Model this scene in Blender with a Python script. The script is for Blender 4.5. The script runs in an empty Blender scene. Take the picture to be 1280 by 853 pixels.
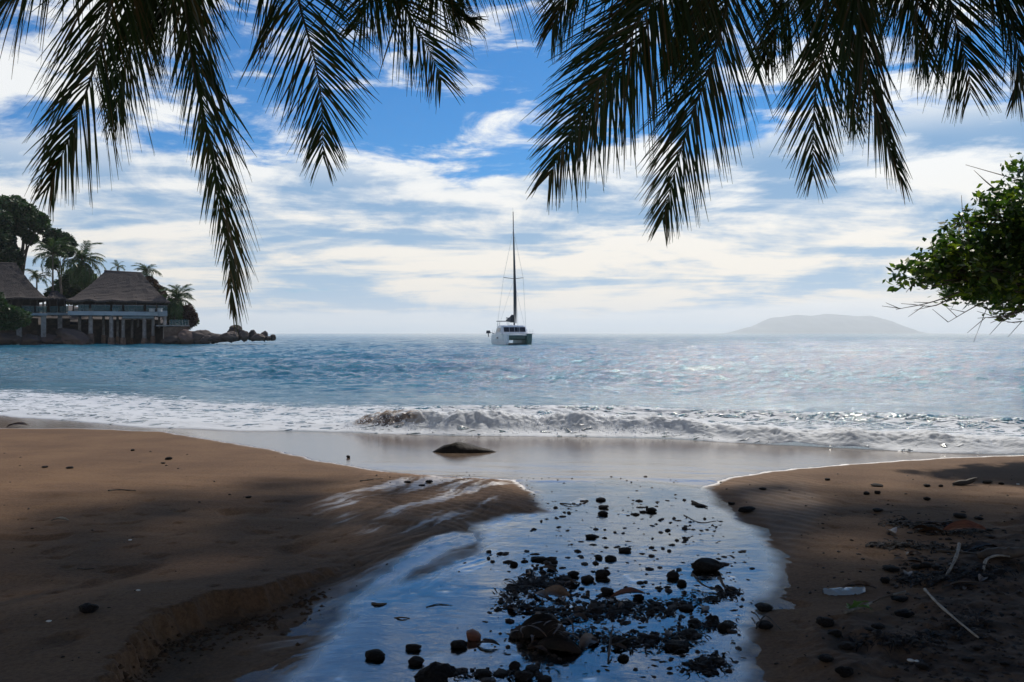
import bpy, bmesh, math, random
import numpy as np
from mathutils import Vector, Matrix, Euler

# ------------------------------------------------------------------ camera, sky, sun, exposure
scene = bpy.context.scene
COL = scene.collection
R = math.radians
F = 1108.0            # focal length in photo pixels (1280 wide)
H = 1.9               # camera height over the sea
HY = 417.0            # horizon row of the photograph
SUN_EL, SUN_AZ = R(46), R(20)      # azimuth to the right of straight ahead (+Y)

cd = bpy.data.cameras.new('camera')
cam = bpy.data.objects.new('camera', cd); COL.objects.link(cam)
cd.sensor_width = 36.0; cd.lens = 36.0*F/1280.0
cd.shift_y = -(426.5-HY)/1280.0
cd.clip_start = 0.1; cd.clip_end = 60000
cam.location = (0, 0, H); cam.rotation_euler = (R(90), 0, 0)
scene.camera = cam
scene.render.resolution_x = 1024; scene.render.resolution_y = 682
vs = scene.view_settings
vs.view_transform = 'Standard'; vs.look = 'None'; vs.gamma = 1; vs.exposure = 0.22
vs.use_curve_mapping = False
scene.cycles.max_bounces = 6; scene.cycles.diffuse_bounces = 2; scene.cycles.glossy_bounces = 3
scene.cycles.transparent_max_bounces = 8; scene.cycles.transmission_bounces = 3
scene.cycles.volume_bounces = 2
scene.cycles.caustics_reflective = False; scene.cycles.caustics_refractive = False

sl = bpy.data.lights.new('sun', 'SUN')
sun = bpy.data.objects.new('sun', sl); COL.objects.link(sun)
sl.energy = 3.5; sl.angle = R(2.2); sl.color = (1.0, 0.93, 0.82)
sdir = Vector((math.sin(SUN_AZ)*math.cos(SUN_EL), math.cos(SUN_AZ)*math.cos(SUN_EL), math.sin(SUN_EL)))
sun.rotation_euler = (-sdir).to_track_quat('-Z', 'Y').to_euler()
sun.location = sdir*60

class NT:
    """small helper to write node graphs"""
    def __init__(s, tree): s.t = tree; s.n = tree.nodes; s.l = tree.links
    def node(s, typ, **kw):
        n = s.n.new(typ)
        for k, v in kw.items(): setattr(n, k, v)
        return n
    def put(s, sock, v):
        if isinstance(v, bpy.types.NodeSocket): s.l.new(v, sock)
        elif v is not None: sock.default_value = v
    def m(s, op, a, b=None, c=None, clamp=False):
        n = s.node('ShaderNodeMath', operation=op, use_clamp=clamp)
        s.put(n.inputs[0], a); s.put(n.inputs[1], b); s.put(n.inputs[2], c)
        return n.outputs[0]
    def ss(s, v, lo, hi, a=0.0, b=1.0):
        n = s.node('ShaderNodeMapRange', interpolation_type='SMOOTHSTEP')
        s.put(n.inputs[0], v); s.put(n.inputs[1], lo); s.put(n.inputs[2], hi); s.put(n.inputs[3], a); s.put(n.inputs[4], b)
        return n.outputs[0]
    def mix(s, f, a, b, blend='MIX'):
        n = s.node('ShaderNodeMix', data_type='RGBA', blend_type=blend)
        s.put(n.inputs[0], f); s.put(n.inputs[6], a); s.put(n.inputs[7], b)
        return n.outputs[2]
    def noise(s, vec, scale, detail=4, rough=0.5, dist=0.0, lac=2.0):
        n = s.node('ShaderNodeTexNoise')
        s.put(n.inputs['Vector'], vec); s.put(n.inputs['Scale'], scale); n.inputs['Detail'].default_value = detail
        n.inputs['Roughness'].default_value = rough; n.inputs['Distortion'].default_value = dist; n.inputs['Lacunarity'].default_value = lac
        return n.outputs[0]
    def xyz(s, x, y, z=0.0):
        n = s.node('ShaderNodeCombineXYZ'); s.put(n.inputs[0], x); s.put(n.inputs[1], y); s.put(n.inputs[2], z)
        return n.outputs[0]
    def curve(s, v, pts):
        n = s.node('ShaderNodeFloatCurve'); c = n.mapping.curves[0]
        n.mapping.clip_min_y = -2; n.mapping.clip_max_y = 3; n.mapping.use_clip = False
        while len(c.points) < len(pts): c.points.new(0.5, 0.5)
        for p, (x, y) in zip(c.points, pts): p.location = (x, y); p.handle_type = 'AUTO_CLAMPED'
        n.mapping.update(); s.put(n.inputs['Value'], v)
        return n.outputs[0]
    def rgb(s, c): 
        n = s.node('ShaderNodeRGB'); n.outputs[0].default_value = (*c, 1); return n.outputs[0]

def make_world():
    w = bpy.data.worlds.new('World'); scene.world = w; w.use_nodes = True
    g = NT(w.node_tree); g.n.clear()
    out = g.node('ShaderNodeOutputWorld'); bg = g.node('ShaderNodeBackground')
    g.l.new(bg.outputs[0], out.inputs[0]); bg.inputs[1].default_value = 0.1
    sky = g.node('ShaderNodeTexSky'); sky.sky_type = 'NISHITA'; sky.sun_disc = False
    sky.sun_elevation = SUN_EL; sky.sun_rotation = SUN_AZ
    sky.air_density = 1.0; sky.dust_density = 0.3; sky.ozone_density = 3.0
    blue = g.mix(1.0, sky.outputs[0], (0.0, 0.40, 0.74, 1), 'MULTIPLY')
    tc = g.node('ShaderNodeTexCoord'); sp = g.node('ShaderNodeSeparateXYZ'); g.l.new(tc.outputs['Generated'], sp.inputs[0])
    x, y, z = sp.outputs
    hyp = g.m('SQRT', g.m('ADD', g.m('MULTIPLY', x, x), g.m('MULTIPLY', y, y)))
    e = g.m('DIVIDE', z, g.m('MAXIMUM', hyp, 0.001))          # tangent of the elevation
    az = g.m('ARCTAN2', x, y)
    den = g.m('ADD', g.m('MAXIMUM', z, 0.0), 0.085)
    P = g.xyz(g.m('DIVIDE', x, den), g.m('DIVIDE', y, den), 0.0)
    sc = g.node('ShaderNodeVectorMath', operation='MULTIPLY'); g.l.new(P, sc.inputs[0]); sc.inputs[1].default_value = (0.85, 1.35, 1)
    Q = sc.outputs[0]
    add = g.node('ShaderNodeVectorMath', operation='ADD'); g.l.new(Q, add.inputs[0]); add.inputs[1].default_value = (7.3, 2.1, 4.0)
    n1 = g.noise(add.outputs[0], 0.75, 9, 0.60, 0.35)
    add2 = g.node('ShaderNodeVectorMath', operation='ADD'); g.l.new(Q, add2.inputs[0]); add2.inputs[1].default_value = (1.7, 12.4, 9.0)
    n2 = g.noise(add2.outputs[0], 0.85, 8, 0.58, 0.6)
    # edge of the cloud deck follows a slanting, wandering line
    wob = g.noise(g.xyz(g.m('MULTIPLY', az, 3.2), g.m('MULTIPLY', e, 9.0), 3.0), 1.0, 4, 0.55)
    e2 = g.m('ADD', e, g.m('MULTIPLY', g.m('SUBTRACT', wob, 0.5), 0.085))
    e2 = g.m('SUBTRACT', e2, g.m('MULTIPLY', g.ss(az, 0.15, 0.5), 0.04))
    bias = g.curve(g.m('MULTIPLY', e2, 2.0, clamp=True), [
        (0.0, 0.85), (0.05, 0.78), (0.10, 0.72), (0.20, 0.72), (0.31, 0.71), (0.36, 0.63), (0.41, 0.52), (0.50, 0.475), (0.60, 0.50), (0.75, 0.52), (1.0, 0.42)])
    side = g.m('ADD', g.m('MULTIPLY', g.ss(az, -0.28, -0.50), 0.12), g.m('MULTIPLY', g.ss(az, 0.25, 0.45), 0.03))
    side = g.m('MULTIPLY', side, g.ss(e, 0.62, 0.40))
    n3 = g.noise(g.xyz(g.m('MULTIPLY', az, 6.5), g.m('MULTIPLY', e, 19.0), 5.0), 1.0, 9, 0.62, 0.5)
    n1 = g.m('ADD', g.m('MULTIPLY', n1, 0.42), g.m('MULTIPLY', n3, 0.58))
    n2 = g.m('ADD', g.m('MULTIPLY', n2, 0.5), g.m('MULTIPLY', g.noise(g.xyz(g.m('MULTIPLY', az, 4.5), g.m('MULTIPLY', e, 17.0), 8.0), 1.0, 8, 0.6, 0.7), 0.5))
    dens = g.m('ADD', g.m('ADD', n1, g.m('SUBTRACT', bias, 0.5)), side)
    alpha = g.ss(dens, 0.50, 0.605)
    # light and shade inside the clouds
    lit = g.ss(g.m('ADD', n2, g.m('MULTIPLY', g.m('SUBTRACT', n1, 0.5), 0.5)), 0.41, 0.56)
    low = g.ss(e, 0.20, 0.02)
    shade_c = g.mix(low, (0.15, 0.33, 0.58, 1), (0.26, 0.45, 0.65, 1))
    lit_c = g.mix(low, (0.86, 0.88, 0.89, 1), (0.96, 0.87, 0.73, 1))
    thick = g.ss(e2, 0.23, 0.15)
    lit = g.m('MAXIMUM', lit, g.m('SUBTRACT', 1.0, thick))
    cc = g.mix(lit, shade_c, lit_c)
    # the glow of the hidden sun on the clouds
    dt = g.node('ShaderNodeVectorMath', operation='DOT_PRODUCT'); g.l.new(tc.outputs['Generated'], dt.inputs[0]); dt.inputs[1].default_value = sdir
    glow = g.m('POWER', g.m('MAXIMUM', dt.outputs['Value'], 0.0), 6.0)
    cc = g.mix(1.0, cc, g.mix(glow, (0.94, 0.94, 0.94, 1), (1.14, 1.13, 1.10, 1)), 'MULTIPLY')
    scl = g.node('ShaderNodeVectorMath', operation='SCALE'); g.l.new(cc, scl.inputs[0]); scl.inputs['Scale'].default_value = 9.6
    col = g.mix(alpha, blue, scl.outputs[0])
    # low cumulus bank hugging the horizon
    nb = g.noise(g.xyz(g.m('MULTIPLY', az, 16.0), g.m('MULTIPLY', e, 46.0), 1.0), 1.0, 6, 0.55)
    gz = g.m('DIVIDE', g.m('SUBTRACT', az, 0.335), 0.11)
    top = g.m('ADD', g.m('ADD', 0.010, g.m('MULTIPLY', g.m('EXPONENT', g.m('MULTIPLY', g.m('MULTIPLY', gz, gz), -1.0)), 0.013)), g.m('MULTIPLY', nb, 0.028))
    bank = g.ss(g.m('SUBTRACT', top, e), -0.004, 0.006)
    bcol = g.mix(g.ss(e, 0.0, 0.03), (0.56, 0.68, 0.78, 1), (0.82, 0.83, 0.82, 1))
    bs = g.node('ShaderNodeVectorMath', operation='SCALE'); g.l.new(bcol, bs.inputs[0]); bs.inputs['Scale'].default_value = 9.6
    col = g.mix(g.m('MULTIPLY', bank, 0.9), col, bs.outputs[0])
    g.l.new(col, bg.inputs[0])
make_world()

# ------------------------------------------------------------------ numpy noise and mapping
rng = np.random.default_rng(7); random.seed(7)
_perm = rng.permutation(256); _ang = rng.random(256)*2*np.pi
_gx, _gy = np.cos(_ang), np.sin(_ang)
def pn(x, y):
    xi = np.floor(x).astype(np.int64); yi = np.floor(y).astype(np.int64)
    xf, yf = x-xi, y-yi
    u = xf*xf*xf*(xf*(xf*6-15)+10); v = yf*yf*yf*(yf*(yf*6-15)+10)
    def gr(ix, iy, fx, fy):
        h = _perm[(_perm[ix & 255]+iy) & 255]
        return _gx[h]*fx+_gy[h]*fy
    a = gr(xi, yi, xf, yf); b = gr(xi+1, yi, xf-1, yf)
    c = gr(xi, yi+1, xf, yf-1); d = gr(xi+1, yi+1, xf-1, yf-1)
    return ((a+(b-a)*u)+((c+(d-c)*u)-(a+(b-a)*u))*v)*1.4
def fbm(x, y, o=4, g=0.5):
    r = 0; a = 1.0; t = 0
    for i in range(o):
        r = r+a*pn(x*2**i+13.1*i, y*2**i+7.7*i); t += a; a *= g
    return r/t
def sst(v, lo, hi):
    t = np.clip((v-lo)/(hi-lo), 0, 1); return t*t*(3-2*t)

def ray_at(px, py, depth): return Vector(((px-640)/F*depth, depth, H-(py-HY)/F*depth))
def flat(px, py, z=0.0):
    y = (H-z)*F/(py-HY); return ((px-640)/F*y, y)

# shoreline: where the last wash ends, y as a function of x
_sw = [flat(*p) for p in [(0,520),(150,532),(300,539),(430,541),(560,545),(700,546),(850,550),(950,555),(1050,560),(1200,567),(1280,569)]]
_sx = np.array([-140,-100,-60,-25]+[p[0] for p in _sw]+[14, 30, 80, 200])
_sy = np.array([150, 90, 40, 25]+[p[1] for p in _sw]+[12.5, 9, 0, -20])
def shore(x): return np.interp(x, _sx, _sy)
def base_h(x, y):
    d = shore(x)-y
    return np.where(d > 0, 0.021*np.minimum(d, 40), np.maximum(0.06*d, -4))
def ground_pt(px, py):
    z = 0.0
    for _ in range(6):
        x, y = flat(px, py, z); z = float(base_h(np.array(x), np.array(y)))
    return x, y
def poly_px(pts): return np.array([ground_pt(*p) for p in pts])
def seg_dist(x, y, pts, closed=False):
    d = np.full(x.shape, 1e9); n = len(pts)
    for i in range(n if closed else n-1):
        ax, ay = pts[i]; bx, by = pts[(i+1) % n]
        dx, dy = bx-ax, by-ay; L = dx*dx+dy*dy+1e-12
        t = np.clip(((x-ax)*dx+(y-ay)*dy)/L, 0, 1)
        d = np.minimum(d, (x-ax-t*dx)**2+(y-ay-t*dy)**2)
    return np.sqrt(d)
def side_dist(x, y, pts):
    """distance to an open polyline, positive on its left side"""
    best = np.full(x.shape, 1e9); out = np.zeros(x.shape)
    for i in range(len(pts)-1):
        ax, ay = pts[i]; bx, by = pts[i+1]; dx, dy = bx-ax, by-ay
        t = np.clip(((x-ax)*dx+(y-ay)*dy)/(dx*dx+dy*dy), 0, 1)
        d = np.hypot(x-ax-t*dx, y-ay-t*dy); s = np.sign(dx*(y-ay)-dy*(x-ax)); m = d < best
        best = np.where(m, d, best); out = np.where(m, d*s, out)
    return out
def sdist(x, y, pts):
    """signed distance, positive inside"""
    d = seg_dist(x, y, pts, True); ins = np.zeros(x.shape, bool); n = len(pts)
    for i in range(n):
        ax, ay = pts[i]; bx, by = pts[(i+1) % n]
        c = ((ay > y) != (by > y)) & (x < (bx-ax)*(y-ay)/((by-ay)+1e-12)+ax)
        ins ^= c
    return np.where(ins, d, -d)

_right_edge = [(1400,566),(1280,570),(1180,573),(1050,582),(960,590),(905,600),(880,612),(905,640),(940,662),(962,690),(968,720),(945,752),(925,790),(920,830),(925,880)]
_left_edge = [(330,880),(365,845),(420,792),(445,758),(520,724),(590,700),(612,694),(598,657),(640,645),(684,641),(668,618),(640,601)]
WET_POLY = poly_px([(-300,470),(1400,470)]+_right_edge+_left_edge+[(560,598),(480,590),(400,578),(340,563),(250,548),(200,540),(100,536),(0,536),(-300,532)])
STREAM_POLY = poly_px([(668,606),(760,600),(880,612)]+_right_edge[7:]+_left_edge[:-1])
SEMI_POLY = poly_px([(460,592),(640,601),(690,640),(600,655),(615,700),(450,765),(380,850),(330,870),(330,810),(380,760),(430,690),(380,640)])
BANK = poly_px([(100,960),(150,860),(195,805),(262,778),(330,762),(400,728),(470,700)])
SOIL_POLY = poly_px([(1300,650),(1200,690),(1150,720),(1130,770),(1010,800),(1000,880),(1400,900)])

PUD1 = poly_px([(400,800),(440,748),(500,705),(545,676),(592,666),(596,678),(560,694),(505,728),(450,772)])
PUD2 = poly_px([(424,692),(436,658),(470,626),(540,598),(520,615),(480,640),(452,668),(436,692)])
def sand_fields(x, y):
    base = base_h(x, y)
    sd_w = sdist(x, y, WET_POLY); sd_s = sdist(x, y, STREAM_POLY); sd_m = sdist(x, y, SEMI_POLY); sd_o = sdist(x, y, SOIL_POLY)
    wob = 0.10*fbm(x*1.7, y*1.7, 4)+0.03*fbm(x*9, y*9, 3)
    wet = sst(sd_w+wob*1.3, -0.14-0.08*sst(y, 12, 9), 0.14)
    stream = sst(sd_s+wob, -0.30, 0.30)
    semi = sst(sd_m+wob*1.5, -0.35, 0.35)
    soil = sst(sd_o+0.35*fbm(x*2.5, y*2.5, 4), -0.15, 0.30)
    near = sst(y, 14, 9)
    # sand above the stream level, soft wind and water shaped swells
    h = base+0.045*(1-stream)*(1-sst(sd_w, -0.45, 0.05))*sst(y, 15, 11)
    und = 0.03*fbm(x*0.35+3, y*0.8, 3)+0.012*fbm(x*0.9-4, y*2.6+x*0.5, 3)
    h += und*(1-stream)*near*(1-0.5*semi)
    # bank cut by the stream on the left
    bd = side_dist(x, y, BANK)
    upper = bd+0.06*fbm(x*3+9, y*3, 3)+0.06*fbm(x*8, y*8, 3)+0.02*fbm(x*22, y*22, 2)
    inr = sst(y, BANK[-1, 1]+0.1, BANK[-1, 1]-1.6)*sst(np.abs(bd), 2.2, 1.0)
    h += inr*(0.12*sst(upper, -0.07, 0.03)*sst(upper, 1.8, 0.1)-0.03*sst(upper, 0.0, -0.15)*sst(upper, -0.9, -0.1))
    # braided rills fanning out toward the stream
    wc = 0.35*fbm(x*0.5+2, y*0.4, 3)+0.10*fbm(x*1.7, y*1.2, 3)
    cc = x*0.92-y*0.40+wc+0.035*(y-8)**2; aa = x*0.40+y*0.92     # across and along the runoff
    ril = 1-np.abs(fbm(cc*3.4, aa*0.30, 5, 0.68))*2.8
    rip = np.sin((x*0.55+y*1.0)*34+5*fbm(x*1.5, y*1.5, 3))*0.5+0.5
    rz = sst(sdist(x, y, poly_px([(450,590),(640,598),(700,640),(600,655),(610,690),(520,660),(430,640)]))+wob, -0.1, 0.35)
    h += semi*(0.014*np.clip(ril, 0, 1)**2)+rz*0.010*rip
    rx = sst(sdist(x, y, poly_px([(880,600),(1010,590),(1060,640),(1010,720),(960,700),(920,650)]))+wob, -0.1, 0.3)
    h += rx*0.008*(np.sin((x*0.9+y*0.5)*40+5*fbm(x*1.3, y*1.3, 3))*0.5+0.5)
    # rough soil and litter bank at the right foreground
    h += soil*(0.05+0.045*fbm(x*3, y*3, 3)+0.03*np.abs(fbm(x*11, y*11, 4)))
    # stream bed
    h += stream*(0.010*fbm(x*2.2, y*1.4, 4)+0.004*fbm(x*9, y*9, 2))
    dent = np.clip(fbm(x*2.1+5, y*1.6+2, 2)-0.28, 0, 1)*0.10+np.clip(fbm(x*5.3, y*4.1+9, 2)-0.33, 0, 1)*0.05
    h -= dent*(1-wet)*sst(y, 11.5, 8)
    h += 0.0022*fbm(x*14, y*14, 3)*(1-0.8*wet)
    streak = sst(fbm(cc*2.2+4, aa*0.28, 5, 0.68)*0.9+0.5, 0.52, 0.70)
    wetv = np.maximum(wet, semi*(0.24+0.34*streak))
    pud = np.maximum(sst(sdist(x, y, PUD1)+0.7*wob, -0.12, 0.06), 0.0)
    wetv = np.maximum(wetv, 0.8*pud)
    wetv = np.maximum(wetv, 0.3*rx*near)
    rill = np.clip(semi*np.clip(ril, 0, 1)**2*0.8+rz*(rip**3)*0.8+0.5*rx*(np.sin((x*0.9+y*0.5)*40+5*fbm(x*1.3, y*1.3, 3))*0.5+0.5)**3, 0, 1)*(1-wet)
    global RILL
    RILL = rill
    return h, np.clip(wetv, 0, 1), soil, stream

_gx0, _gy0, _gs = -15.0, 3.0, 0.03
_GY, _GX = np.meshgrid(np.arange(_gy0, 23, _gs), np.arange(_gx0, 15, _gs), indexing='ij')
_GH = sand_fields(_GX, _GY)[0]
def sand_z(x, y):
    u = min(max((x-_gx0)/_gs, 0), _GH.shape[1]-1.001); v = min(max((y-_gy0)/_gs, 0), _GH.shape[0]-1.001)
    i, j = int(v), int(u); a, b = v-i, u-j
    return float((_GH[i, j]*(1-b)+_GH[i, j+1]*b)*(1-a)+(_GH[i+1, j]*(1-b)+_GH[i+1, j+1]*b)*a)
def on_sand(px, py):
    z = 0.1
    for _ in range(5):
        x, y = flat(px, py, z); z = sand_z(x, y)
    return x, y, z

def grid_mesh(name, X, Y, Z, attrs=None, keep=None):
    nr, nc = X.shape; me = bpy.data.meshes.new(name)
    co = np.stack([X.ravel(), Y.ravel(), Z.ravel()], 1).astype(np.float32)
    idx = np.arange(nr*nc).reshape(nr, nc)
    q = np.stack([idx[:-1, :-1], idx[:-1, 1:], idx[1:, 1:], idx[1:, :-1]], -1).reshape(-1, 4)
    if keep is not None: q = q[keep.reshape(-1)[q].all(1)]
    if keep is not None:
        used = np.unique(q); remap = np.full(nr*nc, -1); remap[used] = np.arange(len(used))
        q = remap[q]; co = co[used]
        if attrs: attrs = {k: v.ravel()[used] for k, v in attrs.items()}
    me.vertices.add(len(co)); me.vertices.foreach_set('co', co.ravel())
    me.loops.add(q.size); me.loops.foreach_set('vertex_index', q.ravel().astype(np.int32))
    me.polygons.add(len(q)); me.polygons.foreach_set('loop_start', np.arange(0, q.size, 4, dtype=np.int32))
    me.polygons.foreach_set('loop_total', np.full(len(q), 4, np.int32))
    me.polygons.foreach_set('use_smooth', np.ones(len(q), bool))
    me.update()
    for k, v in (attrs or {}).items():
        a = me.attributes.new(k, 'FLOAT', 'POINT'); a.data.foreach_set('value', v.ravel().astype(np.float32))
    return me

def link(name, me, mat=None, parent=None, loc=None):
    o = bpy.data.objects.new(name, me); COL.objects.link(o)
    if mat is not None and hasattr(me, 'materials') and len(me.materials) == 0: me.materials.append(mat)
    if parent is not None: o.parent = parent
    if loc is not None: o.location = loc
    return o
def tag(o, label, cat, group=None):
    o['label'] = label; o['category'] = cat
    if group: o['group'] = group
    return o
def empty(name, loc, rz=0):
    o = bpy.data.objects.new(name, None); COL.objects.link(o); o.location = loc; o.rotation_euler = (0, 0, rz); o.empty_display_size = 0.2
    return o
def setting(o, kind='structure'): o['kind'] = kind; return o

# ------------------------------------------------------------------ materials
def new_mat(name):
    m = bpy.data.materials.new(name); m.use_nodes = True
    g = NT(m.node_tree); b = m.node_tree.nodes['Principled BSDF']
    return m, g, b, m.node_tree.nodes['Material Output']
def bump(g, b, h, strength, dist):
    n = g.node('ShaderNodeBump'); n.inputs['Strength'].default_value = strength; n.inputs['Distance'].default_value = dist
    g.put(n.inputs['Height'], h); g.l.new(n.outputs[0], b.inputs['Normal']); return n
def simple(name, c1, c2, rough, scale=5.0, bump_s=0.3, bump_d=0.02, spec=0.5, stretch=(1,1,1), detail=5, metal=0.0):
    m, g, b, o = new_mat(name)
    tc = g.node('ShaderNodeTexCoord'); mp = g.node('ShaderNodeMapping'); mp.inputs['Scale'].default_value = stretch
    g.l.new(tc.outputs['Object'], mp.inputs[0])
    oi = g.node('ShaderNodeObjectInfo')
    n = g.noise(mp.outputs[0], scale, detail, 0.6)
    f = g.ss(g.m('ADD', n, g.m('MULTIPLY', g.m('SUBTRACT', oi.outputs['Random'], 0.5), 0.25)), 0.3, 0.7)
    g.l.new(g.mix(f, (*c1, 1), (*c2, 1)), b.inputs['Base Color'])
    b.inputs['Roughness'].default_value = rough; b.inputs['Specular IOR Level'].default_value = spec; b.inputs['Metallic'].default_value = metal
    if bump_s: bump(g, b, n, bump_s, bump_d)
    return m

def sand_material():
    m, g, b, o = new_mat('beach sand')
    tc = g.node('ShaderNodeTexCoord'); P = tc.outputs['Object']
    wet = g.node('ShaderNodeAttribute', attribute_name='wet').outputs['Fac']
    soil = g.node('ShaderNodeAttribute', attribute_name='soil').outputs['Fac']
    n_big = g.noise(P, 0.8, 4, 0.55); n_mid = g.noise(P, 7, 5, 0.6); n_gr = g.noise(P, 220, 2, 0.6)
    mp = g.node('ShaderNodeMapping'); mp.inputs['Scale'].default_value = (0.8, 2.6, 1); mp.inputs['Rotation'].default_value = (0, 0, R(25)); g.l.new(P, mp.inputs[0])
    n_st = g.noise(mp.outputs[0], 3.0, 5, 0.6, 0.4)
    dry = g.mix(g.ss(n_big, 0.3, 0.7), (0.108, 0.058, 0.030, 1), (0.158, 0.090, 0.047, 1))
    dry = g.mix(g.m('MULTIPLY', g.ss(n_st, 0.45, 0.75), 0.35), dry, (0.105, 0.062, 0.038, 1))
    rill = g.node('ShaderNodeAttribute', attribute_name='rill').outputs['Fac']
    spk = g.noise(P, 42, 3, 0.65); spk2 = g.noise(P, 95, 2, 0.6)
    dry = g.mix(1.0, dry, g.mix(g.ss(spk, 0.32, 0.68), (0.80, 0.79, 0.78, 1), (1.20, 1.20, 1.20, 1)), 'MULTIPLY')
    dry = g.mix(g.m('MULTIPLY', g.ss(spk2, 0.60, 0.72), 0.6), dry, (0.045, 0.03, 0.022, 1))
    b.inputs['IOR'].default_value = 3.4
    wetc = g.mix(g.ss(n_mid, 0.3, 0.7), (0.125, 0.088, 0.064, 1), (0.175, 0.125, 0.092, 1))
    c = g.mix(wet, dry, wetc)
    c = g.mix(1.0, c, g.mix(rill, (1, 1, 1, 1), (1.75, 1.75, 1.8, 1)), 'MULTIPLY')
    sc = g.mix(g.ss(n_mid, 0.35, 0.65), (0.05, 0.032, 0.022, 1), (0.12, 0.075, 0.05, 1))
    c = g.mix(soil, c, sc)
    c = g.mix(1.0, c, g.mix(n_gr, (0.72, 0.72, 0.72, 1), (1.28, 1.26, 1.22, 1)), 'MULTIPLY')
    g.l.new(c, b.inputs['Base Color'])
    wn = g.m('MULTIPLY', wet, g.m('SUBTRACT', 1.0, g.m('MULTIPLY', g.ss(n_mid, 0.5, 0.8), 0.15)))
    g.l.new(g.ss(wn, 0.15, 0.95, 0.92, 0.10), b.inputs['Roughness'])
    g.l.new(g.ss(wn, 0.2, 1.0, 0.04, 0.85), b.inputs['Specular IOR Level'])
    hgt = g.m('ADD', g.m('MULTIPLY', spk, g.m('SUBTRACT', 1.3, g.m('MULTIPLY', wet, 1.25))), g.m('ADD', g.m('MULTIPLY', n_gr, g.m('SUBTRACT', 1.0, g.m('MULTIPLY', wet, 0.92))), g.m('MULTIPLY', n_mid, g.m('SUBTRACT', 2.2, g.m('MULTIPLY', wet, 2.08)))))
    bump(g, b, hgt, 0.6, 0.008)
    return m

def stream_material():
    m, g, b, o = new_mat('shallow stream water')
    g.n.remove(b)
    tc = g.node('ShaderNodeTexCoord'); mp = g.node('ShaderNodeMapping'); mp.inputs['Scale'].default_value = (1.0, 1.9, 1); mp.inputs['Rotation'].default_value = (0, 0, R(18))
    g.l.new(tc.outputs['Object'], mp.inputs[0])
    n1 = g.noise(mp.outputs[0], 8.0, 4, 0.5, 1.2); n2 = g.noise(mp.outputs[0], 30.0, 2, 0.45, 1.0); n0 = g.noise(mp.outputs[0], 0.9, 2, 0.5)
    bp = g.node('ShaderNodeBump'); bp.inputs['Strength'].default_value = 0.6; bp.inputs['Distance'].default_value = 0.0030
    g.l.new(g.m('MULTIPLY', g.m('ADD', n1, g.m('MULTIPLY', n2, 0.14)), g.ss(n0, 0.3, 0.65, 0.25, 1.2)), bp.inputs['Height'])
    gl = g.node('ShaderNodeBsdfGlossy'); gl.inputs['Roughness'].default_value = 0.03; gl.inputs['Color'].default_value = (0.95, 0.97, 1, 1); g.l.new(bp.outputs[0], gl.inputs['Normal'])
    tr = g.node('ShaderNodeBsdfTransparent'); tr.inputs['Color'].default_value = (0.92, 0.92, 0.90, 1)
    fr = g.node('ShaderNodeFresnel'); fr.inputs['IOR'].default_value = 2.3; g.l.new(bp.outputs[0], fr.inputs['Normal'])
    mx = g.node('ShaderNodeMixShader'); film = g.node('ShaderNodeAttribute', attribute_name='film').outputs['Fac']
    g.l.new(g.m('MULTIPLY', fr.outputs[0], g.m('ADD', 0.25, g.m('MULTIPLY', film, 0.75))), mx.inputs[0]); g.l.new(tr.outputs[0], mx.inputs[1]); g.l.new(gl.outputs[0], mx.inputs[2])
    g.l.new(mx.outputs[0], o.inputs[0])
    return m

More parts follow.
